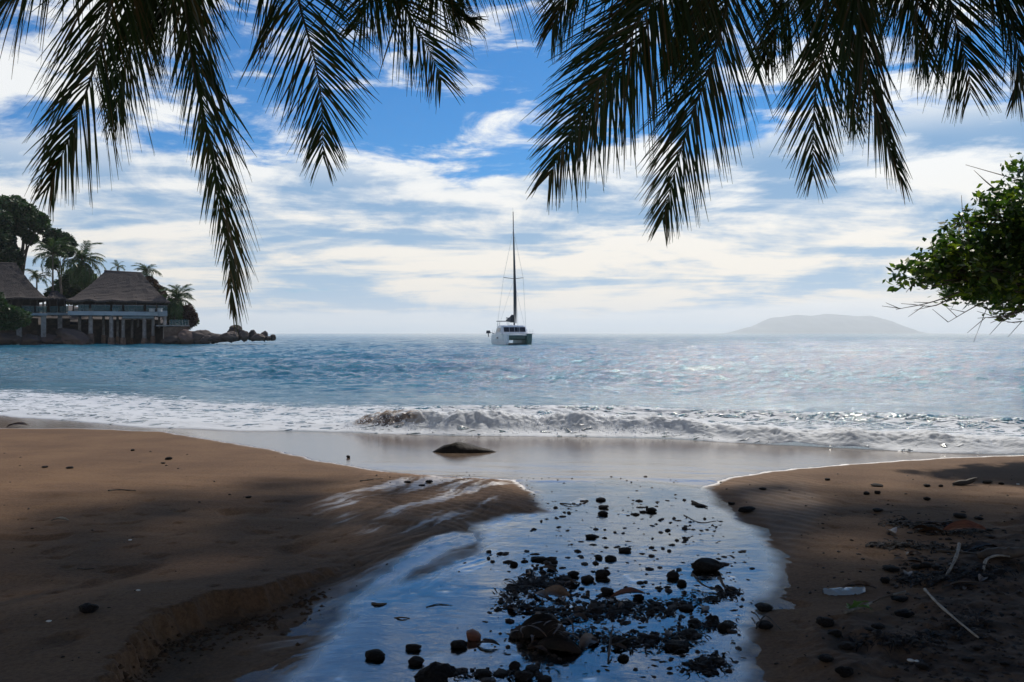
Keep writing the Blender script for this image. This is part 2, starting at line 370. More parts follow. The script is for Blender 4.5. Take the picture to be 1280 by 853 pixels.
def sea_material():
    m, g, b, o = new_mat('sea water')
    tc = g.node('ShaderNodeTexCoord'); P = tc.outputs['Object']
    foam = g.node('ShaderNodeAttribute', attribute_name='foam').outputs['Fac']
    silt = g.node('ShaderNodeAttribute', attribute_name='silt').outputs['Fac']
    sp = g.node('ShaderNodeSeparateXYZ'); g.l.new(P, sp.inputs[0])
    mp = g.node('ShaderNodeMapping'); mp.inputs['Scale'].default_value = (0.55, 1.0, 1.0); g.l.new(P, mp.inputs[0]); Q = mp.outputs[0]
    n1 = g.noise(Q, 1.1, 6, 0.62, 0.6); n2 = g.noise(Q, 5.5, 5, 0.6, 0.5); n3 = g.noise(Q, 0.12, 4, 0.6, 0.3)
    # lace of foam
    wv = g.node('ShaderNodeVectorMath', operation='ADD'); g.l.new(Q, wv.inputs[0])
    off = g.node('ShaderNodeTexNoise'); g.l.new(Q, off.inputs['Vector']); off.inputs['Scale'].default_value = 2.2; off.inputs['Detail'].default_value = 4
    so = g.node('ShaderNodeVectorMath', operation='SCALE'); g.l.new(off.outputs['Color'], so.inputs[0]); so.inputs['Scale'].default_value = 0.5; g.l.new(so.outputs[0], wv.inputs[1])
    def lace(scale):
        v = g.node('ShaderNodeTexVoronoi', feature='DISTANCE_TO_EDGE'); g.l.new(wv.outputs[0], v.inputs['Vector']); v.inputs['Scale'].default_value = scale
        return g.m('SUBTRACT', 1.0, g.ss(v.outputs['Distance'], 0.0, 0.28))
    lc = g.m('MAXIMUM', g.m('MULTIPLY', lace(2.2), 0.95), g.m('MULTIPLY', lace(6.0), 0.85))
    lc = g.m('ADD', g.m('MULTIPLY', lc, 0.55), g.m('MULTIPLY', n1, 0.45))
    thr = g.m('SUBTRACT', 1.02, foam)
    fm = g.ss(g.m('SUBTRACT', lc, thr), -0.06, 0.16)
    deep = g.mix(g.ss(n3, 0.35, 0.7), (0.008, 0.10, 0.165, 1), (0.018, 0.155, 0.225, 1))
    c = g.mix(silt, deep, (0.20, 0.14, 0.10, 1))
    fcol = g.mix(g.m('MULTIPLY', g.ss(silt, 0.40, 0.95), g.ss(n2, 0.66, 0.40)), (0.86, 0.90, 0.97, 1), (0.42, 0.33, 0.27, 1))
    c = g.mix(fm, c, fcol)
    g.l.new(c, b.inputs['Base Color'])
    g.l.new(g.m('ADD', 0.115, g.m('MULTIPLY', fm, 0.55)), b.inputs['Roughness'])
    b.inputs['IOR'].default_value = 1.42
    tl = g.node('ShaderNodeBsdfTranslucent'); g.l.new(fcol, tl.inputs[0]); mxs = g.node('ShaderNodeMixShader'); g.l.new(g.m('MULTIPLY', fm, 0.30), mxs.inputs[0])
    g.l.new(b.outputs[0], mxs.inputs[1]); g.l.new(tl.outputs[0], mxs.inputs[2]); g.l.new(mxs.outputs[0], o.inputs[0])
    n4 = g.noise(Q, 17.0, 3, 0.6, 0.4)
    hh = g.m('ADD', g.m('ADD', g.m('MULTIPLY', n1, 1.0), g.m('MULTIPLY', n2, 0.5)), g.m('MULTIPLY', n4, 0.2))
    hh = g.m('ADD', g.m('MULTIPLY', hh, g.m('SUBTRACT', 1.0, g.m('MULTIPLY', fm, 0.70))), g.m('MULTIPLY', fm, 0.2))
    bump(g, b, hh, 0.9, 0.15)
    return m

def leaf_material(name, c1, c2, trans, rough=0.45, tcol=None, tip=None):
    m, g, b, o = new_mat(name)
    ge = g.node('ShaderNodeNewGeometry'); tc = g.node('ShaderNodeTexCoord')
    n = g.noise(tc.outputs['Object'], 1.3, 3, 0.6)
    f = g.m('ADD', g.m('MULTIPLY', ge.outputs['Random Per Island'], 0.7), g.m('MULTIPLY', n, 0.3))
    c = g.mix(f, (*c1, 1), (*c2, 1))
    if tip: c = g.mix(g.ss(f, 0.66, 0.78), c, (*tip, 1))
    g.l.new(c, b.inputs['Base Color']); b.inputs['Roughness'].default_value = rough; b.inputs['Specular IOR Level'].default_value = 0.35
    t = g.node('ShaderNodeBsdfTranslucent')
    g.l.new(g.mix(1.0, c, (*(tcol or (1.3, 1.5, 0.7)), 1), 'MULTIPLY'), t.inputs[0])
    mx = g.node('ShaderNodeMixShader'); mx.inputs[0].default_value = trans
    g.l.new(b.outputs[0], mx.inputs[1]); g.l.new(t.outputs[0], mx.inputs[2]); g.l.new(mx.outputs[0], o.inputs[0])
    return m

MAT = dict(
    sand=sand_material(), stream=stream_material(), sea=sea_material(),
    frond=leaf_material('coconut frond', (0.022, 0.045, 0.014), (0.055, 0.07, 0.018), 0.30, tip=(0.11, 0.07, 0.028)),
    far_frond=leaf_material('far palm frond', (0.024, 0.06, 0.018), (0.075, 0.12, 0.03), 0.2),
    leaf=leaf_material('broad leaves', (0.020, 0.052, 0.012), (0.065, 0.125, 0.022), 0.34, tip=(0.19, 0.25, 0.03)),
    far_leaf=leaf_material('far broad leaves', (0.014, 0.044, 0.014), (0.05, 0.095, 0.024), 0.2),
    far_leaf2=leaf_material('far dark leaves', (0.008, 0.026, 0.012), (0.026, 0.056, 0.018), 0.2),
    red_leaf=leaf_material('red leaves', (0.05, 0.025, 0.022), (0.09, 0.045, 0.03), 0.2),
    bark=simple('bark', (0.09, 0.07, 0.055), (0.19, 0.155, 0.12), 0.9, 9, 0.6, 0.03, stretch=(1, 1, 0.3)),
    rachis=simple('frond stalk', (0.05, 0.05, 0.02), (0.10, 0.075, 0.03), 0.6, 5, 0.1),
    stone=simple('dark wet stone', (0.007, 0.006, 0.006), (0.026, 0.021, 0.019), 0.7, 9, 0.8, 0.03, spec=0.12),
    stone_b=simple('brown stone', (0.016, 0.011, 0.009), (0.05, 0.034, 0.026), 0.65, 8, 0.7, 0.03, spec=0.25),
    husk=simple('wet husk', (0.007, 0.005, 0.004), (0.03, 0.018, 0.012), 0.7, 6, 0.7, 0.02, stretch=(1, 5, 1), spec=0.2),
    rust=simple('reddish husk', (0.10, 0.032, 0.018), (0.21, 0.075, 0.04), 0.55, 7, 0.5, 0.02, stretch=(1, 4, 1)),
    twig=simple('dark twig', (0.02, 0.015, 0.012), (0.075, 0.055, 0.042), 0.7, 14, 0.5, 0.01),
    pale_wood=simple('bleached wood', (0.13, 0.11, 0.09), (0.30, 0.27, 0.23), 0.75, 16, 0.4, 0.006),
    dead=simple('dead leaf', (0.03, 0.018, 0.012), (0.11, 0.06, 0.032), 0.5, 12, 0.4, 0.01),
    crumb=simple('sand crumbs', (0.07, 0.042, 0.026), (0.13, 0.078, 0.046), 0.95, 30, 0.5, 0.004, spec=0.1),
    shell=simple('white shell', (0.55, 0.52, 0.48), (0.8, 0.78, 0.74), 0.45, 20, 0.3, 0.004),
    granite=simple('granite', (0.045, 0.030, 0.024), (0.16, 0.10, 0.078), 0.85, 0.7, 0.7, 0.25, detail=9),
    granite_d=simple('dark granite', (0.028, 0.022, 0.02), (0.11, 0.08, 0.068), 0.85, 0.8, 0.7, 0.25, detail=9),
    thatch=simple('old thatch', (0.022, 0.017, 0.016), (0.078, 0.06, 0.054), 0.95, 2.6, 0.9, 0.12, stretch=(3.0, 3.0, 0.35), detail=8),
    concrete=simple('weathered concrete', (0.18, 0.16, 0.15), (0.34, 0.315, 0.30), 0.85, 1.5, 0.4, 0.03, detail=8),
    rubble=simple('rubble stone', (0.10, 0.066, 0.05), (0.24, 0.16, 0.12), 0.9, 1.6, 0.8, 0.12, detail=8),
    fascia=simple('pale painted slab', (0.20, 0.25, 0.29), (0.30, 0.35, 0.39), 0.7, 1.2, 0.15, 0.02),
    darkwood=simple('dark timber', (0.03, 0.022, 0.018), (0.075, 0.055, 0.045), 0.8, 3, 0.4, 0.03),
    white=simple('white gelcoat', (0.70, 0.72, 0.74), (0.82, 0.83, 0.84), 0.25, 2, 0.0),
    shaded_hull=simple('hull in painted shade', (0.02, 0.085, 0.08), (0.035, 0.12, 0.11), 0.3, 2, 0.0),  # dark green stands in for the shadowed faces of the boat
    window=simple('tinted window', (0.01, 0.012, 0.018), (0.02, 0.024, 0.035), 0.08, 3, 0.0),
    spar=simple('dark spar', (0.02, 0.03, 0.04), (0.06, 0.075, 0.09), 0.4, 3, 0.0),
    canvas=simple('navy canvas', (0.015, 0.02, 0.03), (0.05, 0.06, 0.075), 0.8, 4, 0.3, 0.03),
    wire=simple('steel wire', (0.28, 0.32, 0.35), (0.40, 0.44, 0.46), 0.4, 4, 0.0, metal=0.3),
    island=simple('far island', (0.10, 0.15, 0.14), (0.16, 0.20, 0.18), 0.95, 0.004, 0.0),
    furniture=simple('pale furniture', (0.28, 0.28, 0.28), (0.4, 0.4, 0.4), 0.7, 3, 0.0),
    green_leaf=leaf_material('fresh sprig', (0.05, 0.11, 0.02), (0.13, 0.2, 0.04), 0.3),
)
def glass_mat():
    m, g, b, o = new_mat('balustrade glass')
    b.inputs['Base Color'].default_value = (0.12, 0.19, 0.2, 1); b.inputs['Roughness'].default_value = 0.05
    t = g.node('ShaderNodeBsdfTransparent'); t.inputs[0].default_value = (0.75, 0.86, 0.85, 1)
    mx = g.node('ShaderNodeMixShader'); mx.inputs[0].default_value = 0.35
    g.l.new(t.outputs[0], mx.inputs[1]); g.l.new(b.outputs[0], mx.inputs[2]); g.l.new(mx.outputs[0], o.inputs[0]); return m
MAT['glass'] = glass_mat()
def spray_mat():
    m, g, b, o = new_mat('foam drops'); b.inputs['Base Color'].default_value = (0.9, 0.92, 0.96, 1); b.inputs['Roughness'].default_value = 0.3
    t = g.node('ShaderNodeBsdfTranslucent'); t.inputs[0].default_value = (0.9, 0.92, 0.96, 1); mx = g.node('ShaderNodeMixShader'); mx.inputs[0].default_value = 0.6
    g.l.new(b.outputs[0], mx.inputs[1]); g.l.new(t.outputs[0], mx.inputs[2]); g.l.new(mx.outputs[0], o.inputs[0]); return m
MAT['spray'] = spray_mat()
def wrapper_mat():
    m, g, b, o = new_mat('crumpled plastic'); tc = g.node('ShaderNodeTexCoord')
    n = g.noise(tc.outputs['Object'], 14, 4, 0.6)
    b.inputs['Base Color'].default_value = (0.34, 0.37, 0.40, 1); b.inputs['Roughness'].default_value = 0.12; b.inputs['Specular IOR Level'].default_value = 0.9
    bump(g, b, n, 0.6, 0.02); return m
MAT['plastic'] = wrapper_mat()

# ------------------------------------------------------------------ ground, stream, sea, island
def build_ground():
    t = np.linspace(-0.72, 0.72, 1000)
    ys = [2.6]
    while ys[-1] < 19.5: ys.append(ys[-1]*1.0030+0.001)
    ys = np.array(ys)
    Y0, T = np.meshgrid(ys, t, indexing='ij'); X = T*(Y0+5.5)
    # toward the shore follow the water line so the sheet ends under the wash
    Y = Y0+np.maximum(0, shore(X)-16.5)*sst(Y0, 8, 18)
    h, wet, soil, stream = sand_fields(X, Y); rill = RILL
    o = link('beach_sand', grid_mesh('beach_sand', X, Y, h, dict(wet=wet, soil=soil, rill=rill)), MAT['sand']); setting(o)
    # thin water over the stream bed
    lvl = base_h(X, Y)+0.0045
    keep = (stream > 0.02) & (lvl > h-0.02)
    rip = 0.0012*fbm(X*3.5, Y*6, 3)
    o = link('stream', grid_mesh('stream', X, Y, lvl+rip, dict(film=sst(lvl-h, -0.004, 0.005)*sst(stream, 0.25, 0.7)), keep), MAT['stream']); setting(o)
    # the rest of the shore land around and behind the camera
    xs = np.linspace(-120, 120, 161); yy = np.linspace(-70, 30, 101)
    Yb, Xb = np.meshgrid(yy, xs, indexing='ij')
    hb = base_h(Xb, Yb)+0.01
    inside = (np.abs(Xb) < 0.70*(Yb+5.5)) & (Yb > 2.8) | (Yb > shore(Xb)+3)
    hb = np.where(inside, hb-0.25, hb-0.02)
    o = link('beach_ground', grid_mesh('beach_ground', Xb, Yb, hb, dict(wet=np.zeros_like(Xb), soil=np.ones_like(Xb)*0.3)), MAT['sand']); setting(o)
build_ground()

WAVES = []
for i in range(60):
    lam = 0.55*(11/0.55)**rng.random(); a = np.pi/2+rng.normal(0, 0.7)
    WAVES.append((2*np.pi/lam, np.cos(a), np.sin(a), 0.0105*lam**0.72, rng.random()*6.28))
def sea_fields(X, off, S):
    Y = S+off
    A = 0.10+0.90*sst(off, 3, 26); A = A*sst(off, 0.15, 3.0)
    dist = np.hypot(X, Y); cell = np.maximum(0.03, 0.0066*off)
    Z = np.zeros_like(X); 
    for k, c, s, a, ph in WAVES:
        lam = 2*np.pi/k; fade = np.clip((lam/cell-2.5)/2.5, 0, 1)
        w = np.sin(k*(X*c+Y*s)+ph+1.2*pn(X*0.05+ph, Y*0.05))
        Z += fade*a*(1-np.abs(w)*1.0-0.36)*1.25 if lam < 5 else fade*a*w
    Z *= A*0.72
    # swell lines
    sw = np.sin(Y*0.55+1.5*pn(X*0.03, Y*0.05)+0.5)
    Z += 0.05*sw*sst(off, 8, 30)*sst(off, 400, 120)
    # breaking bore near the middle, smaller broken wash at the right
    hb = 0.24*sst(X, -3.6, -2.2)*sst(X, 4.4, 1.0)+0.15*sst(X, 1.8, 3.2)*sst(X, 13, 6)+0.03
    hb = hb*(1+0.35*pn(X*0.9, X*0+3.3)+0.2*pn(X*2.7, X*0+1.3))
    c = 0.75+0.30*pn(X*0.5, X*0+8.1)+0.12*pn(X*2, X*0)-0.25*sst(X, 2, 4)
    d = off-c
    front = np.exp(-np.clip(-d, 0, None)**2/(2*0.22**2)); back = np.exp(-np.clip(d, 0, None)**2/(2*0.8**2))
    prof = np.where(d < 0, front, back)
    froth = 1-2.0*np.abs(fbm(X*2.6, off*3.6+S, 4, 0.5))
    bil = np.clip(0.5+0.9*froth, 0, 1.4)
    Z += hb*prof*(0.78+0.24*bil)+prof*sst(hb, 0.06, 0.16)*(0.03*fbm(X*7, off*7, 3)+0.07*(0.35-np.abs(fbm(X*9, off*9, 4, 0.65))))
    # second line of broken water behind it
    hb2 = 0.10*sst(X, -4, 0)+0.05
    p2 = np.exp(-((off-4.3-0.6*pn(X*0.35, X*0+2.2))/0.55)**2)
    Z += hb2*p2*(0.6+0.5*bil)
    # rounded leading lip of the wash
    lip = 0.028*(1-np.exp(-off/0.05))+0.02*sst(off, 0.05, 0.8)
    Z += lip+0.012*sst(off, 0, 0.5)*np.abs(fbm(X*4, off*4, 3))*sst(off, 6, 2)
    reach = np.interp(X, [-16, -8, -3, 2, 6, 10], [10.5, 9.5, 8.5, 8.5, 7.0, 6.5])
    foam = (0.60-0.07*sst(X, 2, 8))*sst(off, reach*1.25, reach*0.2)+0.55*prof*sst(hb, 0.03, 0.12)+0.10*p2
    foam = foam+0.16*sst(off, 0.5, 0.0)+0.12*fbm(X*0.25, off*0.7, 3)*sst(off, 16, 8)
    foam = np.clip(foam, 0, 1.25)*sst(off, 16, 9)
    crest = np.clip(Z-0.20, 0, 1)*1.2*sst(off, 9, 20)*sst(off, 120, 40)
    silt = 0.9*sst(X, -3.3, -2.9)*sst(X, -1.2, -2.4)*sst(np.abs(d+0.12), 0.35, 0.1)+0.30*sst(off, 2.0, 0.2)
    silt += 0.30*sst(fbm(X*0.9, X*0+4, 2), 0.1, 0.4)*sst(np.abs(d+0.1), 0.3, 0.1)
    foam = foam*(1-0.65*np.clip(silt-0.5, 0, 0.5)/0.5*sst(np.abs(d+0.12), 0.3, 0.05))
    return Y, Z, np.clip(foam+crest*0, 0, 1.3), np.clip(silt, 0, 0.95)
def build_sea():
    offs = [0.0, 0.006, 0.014, 0.024]
    while offs[-1] < 6: offs.append(offs[-1]+0.022)
    while offs[-1] < 12000: offs.append(offs[-1]*1.0046+0.004)
    offs = np.array(offs+[17000.0])
    t = np.concatenate([np.linspace(-2.5, -0.80, 70), np.linspace(-0.795, 0.80, 950), np.linspace(0.83, 2.5, 60)])
    O, T = np.meshgrid(offs, t, indexing='ij')
    X = T*(O+15.5)
    S = np.interp(X, _sx, _sy)
    near = sst(np.abs(X), 40, 15)
    S = S+near*(0.30*pn(X*0.45, X*0+0.5)+0.10*pn(X*1.6, X*0+4.5)+0.03*pn(X*6, X*0+1.5))
    # far out the row spacing no longer follows the shore
    Y, Z, foam, silt = sea_fields(X, O, S)
    far = O > 300
    o = link('sea', grid_mesh('sea', X, Y, Z, dict(foam=foam, silt=silt)), MAT['sea']); setting(o)
build_sea()

# ------------------------------------------------------------------ mesh builders
def from_lists(name, verts, faces, smooth=False):
    me = bpy.data.meshes.new(name); me.from_pydata([tuple(v) for v in verts], [], faces); me.update()
    if smooth: me.polygons.foreach_set('use_smooth', np.ones(len(me.polygons), bool))
    return me
def quads_np(name, V, smooth=False):
    """V: (n,4,3) separate quads"""
    V = np.asarray(V, np.float32); n = len(V); me = bpy.data.meshes.new(name)
    me.vertices.add(n*4); me.vertices.foreach_set('co', V.reshape(-1))
    me.loops.add(n*4); me.loops.foreach_set('vertex_index', np.arange(n*4, dtype=np.int32))
    me.polygons.add(n); me.polygons.foreach_set('loop_start', np.arange(0, n*4, 4, dtype=np.int32)); me.polygons.foreach_set('loop_total', np.full(n, 4, np.int32))
    me.update(); return me
class MB:
    def __init__(s): s.v = []; s.f = []
    def box(s, c, size, rz=0.0, taper=1.0):
        cx, cy, cz = c; sx, sy, sz = [a/2 for a in size]; b = len(s.v); ca, sa = math.cos(rz), math.sin(rz)
        for z, k in ((-sz, 1), (sz, taper)):
            for x, y in ((-sx, -sy), (sx, -sy), (sx, sy), (-sx, sy)):
                x *= k; y *= k; s.v.append((cx+x*ca-y*sa, cy+x*sa+y*ca, cz+z))
        s.f += [tuple(b+i for i in q) for q in ((0,3,2,1),(4,5,6,7),(0,1,5,4),(1,2,6,5),(2,3,7,6),(3,0,4,7))]; return s
    def tube(s, pts, r, n=8, cap=True):
        pts = [Vector(p) for p in pts]; rr = r if isinstance(r, (list, tuple)) else [r]*len(pts); b = len(s.v)
        for i, p in enumerate(pts):
            t = (pts[min(i+1, len(pts)-1)]-pts[max(i-1, 0)]).normalized()
            u = t.cross(Vector((0, 0, 1)) if abs(t.z) < 0.9 else Vector((1, 0, 0))).normalized(); w = t.cross(u)
            for k in range(n):
                a = 2*math.pi*k/n; s.v.append(p+(u*math.cos(a)+w*math.sin(a))*rr[i])
        for i in range(len(pts)-1):
            for k in range(n):
                s.f.append((b+i*n+k, b+i*n+(k+1) % n, b+(i+1)*n+(k+1) % n, b+(i+1)*n+k))
        if cap:
            s.f.append(tuple(b+k for k in range(n))[::-1]); s.f.append(tuple(b+(len(pts)-1)*n+k for k in range(n)))
        return s
    def loft(s, rings, closed=True, caps=True):
        b = len(s.v); n = len(rings[0])
        for r in rings: s.v += [tuple(p) for p in r]
        m = n if closed else n-1
        for i in range(len(rings)-1):
            for k in range(m): s.f.append((b+i*n+k, b+i*n+(k+1) % n, b+(i+1)*n+(k+1) % n, b+(i+1)*n+k))
        if caps and closed: s.f.append(tuple(b+k for k in range(n))[::-1]); s.f.append(tuple(b+(len(rings)-1)*n+k for k in range(n)))
        return s
    def mesh(s, name, smooth=False): return from_lists(name, s.v, s.f, smooth)
    def build(s, name, mat, parent=None, smooth=False): return link(name, s.mesh(name, smooth), mat, parent)

def rock_mesh(name, seed, sub=3, rough=0.28, flatz=0.75, stretch=1.25, cuts=5):
    """a lump with flattened facets, about 1 m wide, resting on z=0 slightly sunk"""
    r = np.random.default_rng(seed); bm = bmesh.new(); bmesh.ops.create_icosphere(bm, subdivisions=sub, radius=0.5)
    co = np.array([v.co[:] for v in bm.verts]); nrm = co/np.linalg.norm(co, axis=1)[:, None]
    o = r.random(3)*50
    d = 1+rough*(fbm(nrm[:, 0]*1.3+o[0]+nrm[:, 2], nrm[:, 1]*1.3+o[1]-nrm[:, 2]*0.7, 3)+0.35*fbm(nrm[:, 0]*4+o[2]+nrm[:, 2]*3, nrm[:, 1]*4+nrm[:, 2]*2, 3))
    co = co*d[:, None]
    for _ in range(cuts):
        n = r.normal(size=3); n /= np.linalg.norm(n); k = 0.36+0.1*r.random(); ov = np.maximum(co@n-k, 0); co = co-np.outer(ov*0.85, n)
    if sub > 3: co *= (1+0.16*fbm(nrm[:, 0]*7+o[1]+nrm[:, 2]*5, nrm[:, 1]*7-nrm[:, 2]*4+o[0], 3))[:, None]
    co *= (stretch, 1/stretch**0.5, flatz)
    co += 0.012*np.stack([fbm(co[:, 0]*9+o[0], co[:, 1]*9+co[:, 2]*7, 2)]*3, 1)
    co[:, 2] -= co[:, 2].min()*0.70
    me = bpy.data.meshes.new(name)
    for v, c in zip(bm.verts, co): v.co = c
    for f in bm.faces: f.smooth = True
    bm.to_mesh(me); bm.free(); return me

def catmull(P, n):
    P = np.asarray(P, float); P = np.vstack([2*P[0]-P[1], P, 2*P[-1]-P[-2]]); out = []
    seg = len(P)-3
    for u in np.linspace(0, seg-1e-6, n):
        i = int(u); t = u-i; a, b, c, d = P[i:i+4]
        out.append(0.5*((2*b)+(c-a)*t+(2*a-5*b+4*c-d)*t*t+(3*b-a-3*c+d)*t**3))
    return np.array(out)

def frond_mesh(name, pts, face, leaf_len, n=100, width=0.034, droop=0.25, seed=0, segs=5, start=0.12, open_a=50, sides=(1, 1), jitter=1.0, r0=0.028):
    """a palm frond: a tapered stalk and two rows of narrow folded leaflets; face = direction its upper side looks to"""
    r = np.random.default_rng(seed); C = catmull(pts, 60)
    L = np.concatenate([[0], np.cumsum(np.linalg.norm(np.diff(C, axis=0), axis=1))]); tot = L[-1]
    at = lambda q: np.array([np.interp(q, L, C[:, k]) for k in range(3)])
    V = []; Fc = []
    # stalk
    mb = MB(); k = 26
    mb.tube([at(tot*i/(k-1)) for i in range(k)], [r0*(1-0.93*i/(k-1)) for i in range(k)], 6)
    nst = len(mb.f)
    face = np.asarray(face, float)
    for i in range(n):
        for sgi, sg in enumerate((-1, 1)):
            if sides[sgi] == 0 or r.random() < 0.06: continue
            q = start+(1-start)*(i+0.5*r.random())/n
            p = at(q*tot); T = at(min(q+0.01, 1)*tot)-at(max(q-0.01, 0)*tot); T /= np.linalg.norm(T)+1e-9
            S = np.cross(face, T); S /= np.linalg.norm(S)+1e-9; N = np.cross(T, S)
            u = (q-start)/(1-start)
            ll = leaf_len*sides[sgi]*(0.45+0.75*math.sin(math.pi*min(1, u*0.80+0.18))**0.8)*(1-0.45*u**4)*(0.9+0.2*r.random())
            a = R(open_a*(1-0.50*u)+r.normal(0, 5)*jitter); up = R(10+r.normal(0, 9)*jitter)
            D = S*sg*math.sin(a)*math.cos(up)+T*math.cos(a)+N*math.sin(up)*0.6
            D /= np.linalg.norm(D)
            tw = r.normal(0, 0.55)*jitter
            W0 = np.cross(D, N); W0 /= np.linalg.norm(W0)+1e-9; W = W0*math.cos(tw)+np.cross(D, W0)*math.sin(tw)
            dr = droop*(0.3+1.5*r.random())*ll; b = len(mb.v)
            w = width*(0.75+0.5*r.random())*(1-0.4*u)*0.5
            for s in range(segs+1):
                f = s/segs; c = p+D*ll*f; c = c+np.array([0, 0, -dr*f*f])
                hw = w*min(1, 0.45+f*4)*(1-f**2.2)+0.0012
                mb.v.append(tuple(c-W*hw)); mb.v.append(tuple(c+W*hw))
            for s in range(segs): mb.f.append((b+2*s, b+2*s+1, b+2*s+3, b+2*s+2))
    me = mb.mesh(name)
    me.materials.append(MAT['rachis']); 
    return me, nst
def frond_obj(name, parent, mats, **kw):
    me, nst = frond_mesh(name, **kw); me.materials.append(mats)
    mi = np.ones(len(me.polygons), np.int32); mi[:nst] = 0; me.polygons.foreach_set('material_index', mi)
    o = bpy.data.objects.new(name, me); COL.objects.link(o); o.parent = parent
    return o

# ------------------------------------------------------------------ coconut palms whose fronds hang into the picture
def near_palm(base, crown, label, hang, seed, extra=11, back=(95, 265)):
    r = np.random.default_rng(seed); rnd = random.Random(seed)
    root = empty('coconut_palm', base); tag(root, label, 'palm tree', 'coconut palms overhanging the beach')
    b = np.array(base, float); c = np.array(crown, float)
    # leaning trunk that sweeps up
    pts = [b-b, np.array([(c-b)[0]*0.30, (c-b)[1]*0.25, (c-b)[2]*0.38]), np.array([(c-b)[0]*0.66, (c-b)[1]*0.62, (c-b)[2]*0.76]), c-b]
    cc = catmull(pts, 60)
    MB().tube(cc, [0.19-0.08*i/59+0.008*((i*3) % 2)+(0.08 if i < 2 else 0) for i in range(60)], 12).build('trunk', MAT['bark'], root, True)
    mb = MB()
    for k in range(9):   # bunch of nuts under the crown
        a = k*2.4; p = c-b+np.array([0.22*math.cos(a), 0.22*math.sin(a), -0.15-0.05*(k % 3)])
        mb.loft([[p+np.array([math.cos(t)*rr, math.sin(t)*rr, z]) for t in np.linspace(0, 2*math.pi, 9)[:-1]] for z, rr in ((-0.12, 0.02), (-0.07, 0.08), (0.0, 0.1), (0.07, 0.075), (0.11, 0.02))])
    mb.build('coconut_bunch', MAT['husk'], root, True)
    for i, h in enumerate(hang):
        Q = h['px'][:-1]+[(h['px'][-1][0], h['px'][-1][1]-14, h['px'][-1][2])]
        P = [c-b+np.array([0, 0, 0.05])]+[np.array(ray_at(px, py, d))-b for px, py, d in Q]
        frond_obj('frond', root, MAT['frond'], pts=P, face=h.get('face', (0.15, -0.8, 0.55)), leaf_len=h.get('len', 0.8)*1.05, n=int(h.get('n', 105)*1.3), droop=h.get('droop', 0.3),
                  seed=seed*50+i, open_a=h.get('open', 50), sides=h.get('sides', (1, 1)), width=h.get('w', 0.0215), start=0.10)
    for i in range(extra):   # the rest of the crown, over the beach behind and above the view
        a = R(back[0]+(back[1]-back[0])*(i+rnd.random()*0.7)/extra); up = rnd.uniform(0.1, 1.0); Lf = rnd.uniform(3.6, 4.6)
        d = np.array([math.sin(a), math.cos(a), 0]); P = [c-b]
        for f in (0.3, 0.65, 1.0): P.append(c-b+d*Lf*f*(0.95-0.2*f)+np.array([0, 0, up*f*2.2-f*f*(1.2+up*1.2)]))
        frond_obj('frond', root, MAT['frond'], pts=P, face=(0, 0, 1), leaf_len=0.85, n=70, droop=0.35, seed=seed*50+30+i, segs=3, width=0.05)
    return root

def crown_at(px, py, d): p = ray_at(px, py, d); return (p.x, p.y, p.z)
near_palm((-7.0, -2.5, 0.45), crown_at(195, -250, 7.6), 'coconut palm whose long dark fronds hang at the far left above the thatched houses', [
    dict(px=[(150, -60, 7.0), (125, 60, 6.9), (93, 155, 6.9), (60, 250, 7.1)], len=0.62, droop=0.35, open=42, face=(0.25, -0.8, 0.3)),
    dict(px=[(225, -60, 7.4), (240, 70, 7.3), (268, 215, 7.2), (285, 310, 7.2), (290, 395, 7.2)], len=0.66, sides=(0.45, 1.0), droop=0.45, open=38, face=(-0.3, -0.8, 0.25), n=125),
    dict(px=[(170, -60, 8.4), (165, 40, 8.5), (150, 110, 8.6), (143, 165, 8.7)], len=0.55, droop=0.4, open=40),
    dict(px=[(345, -70, 7.6), (378, 20, 7.5), (400, 110, 7.4), (404, 212, 7.3)], len=0.70, droop=0.15, open=52, face=(0.1, -0.95, 0.25)),
    dict(px=[(90, -90, 7.2), (45, -40, 7.1), (10, 0, 7.2), (-40, 40, 7.3)], len=0.5, droop=0.5, open=50),
    dict(px=[(215, -70, 8.0), (215, -10, 8.2), (200, 30, 8.3), (190, 60, 8.4)], len=0.6, droop=0.4, open=45),
], 1)
near_palm((-4.4, -4.5, 0.5), crown_at(560, -290, 8.0), 'coconut palm whose short fronds fill the top edge left of the mast', [
    dict(px=[(455, -70, 7.8), (500, 0, 7.7), (535, 60, 7.7), (552, 115, 7.7)], len=0.74, droop=0.15, open=56, face=(0.1, -0.95, 0.2)),
    dict(px=[(520, -90, 8.4), (600, -50, 8.4), (680, -28, 8.4), (740, -6, 8.4)], len=0.55, droop=0.6, open=65, face=(0.0, -0.7, 0.7)),
    dict(px=[(500, -80, 8.2), (470, -20, 8.2), (450, 30, 8.3), (440, 45, 8.3)], len=0.6, droop=0.3, open=60),
    dict(px=[(540, -80, 8.6), (540, -20, 8.6), (570, 20, 8.6), (590, 40, 8.6)], len=0.6, droop=0.3, open=60),
], 2)
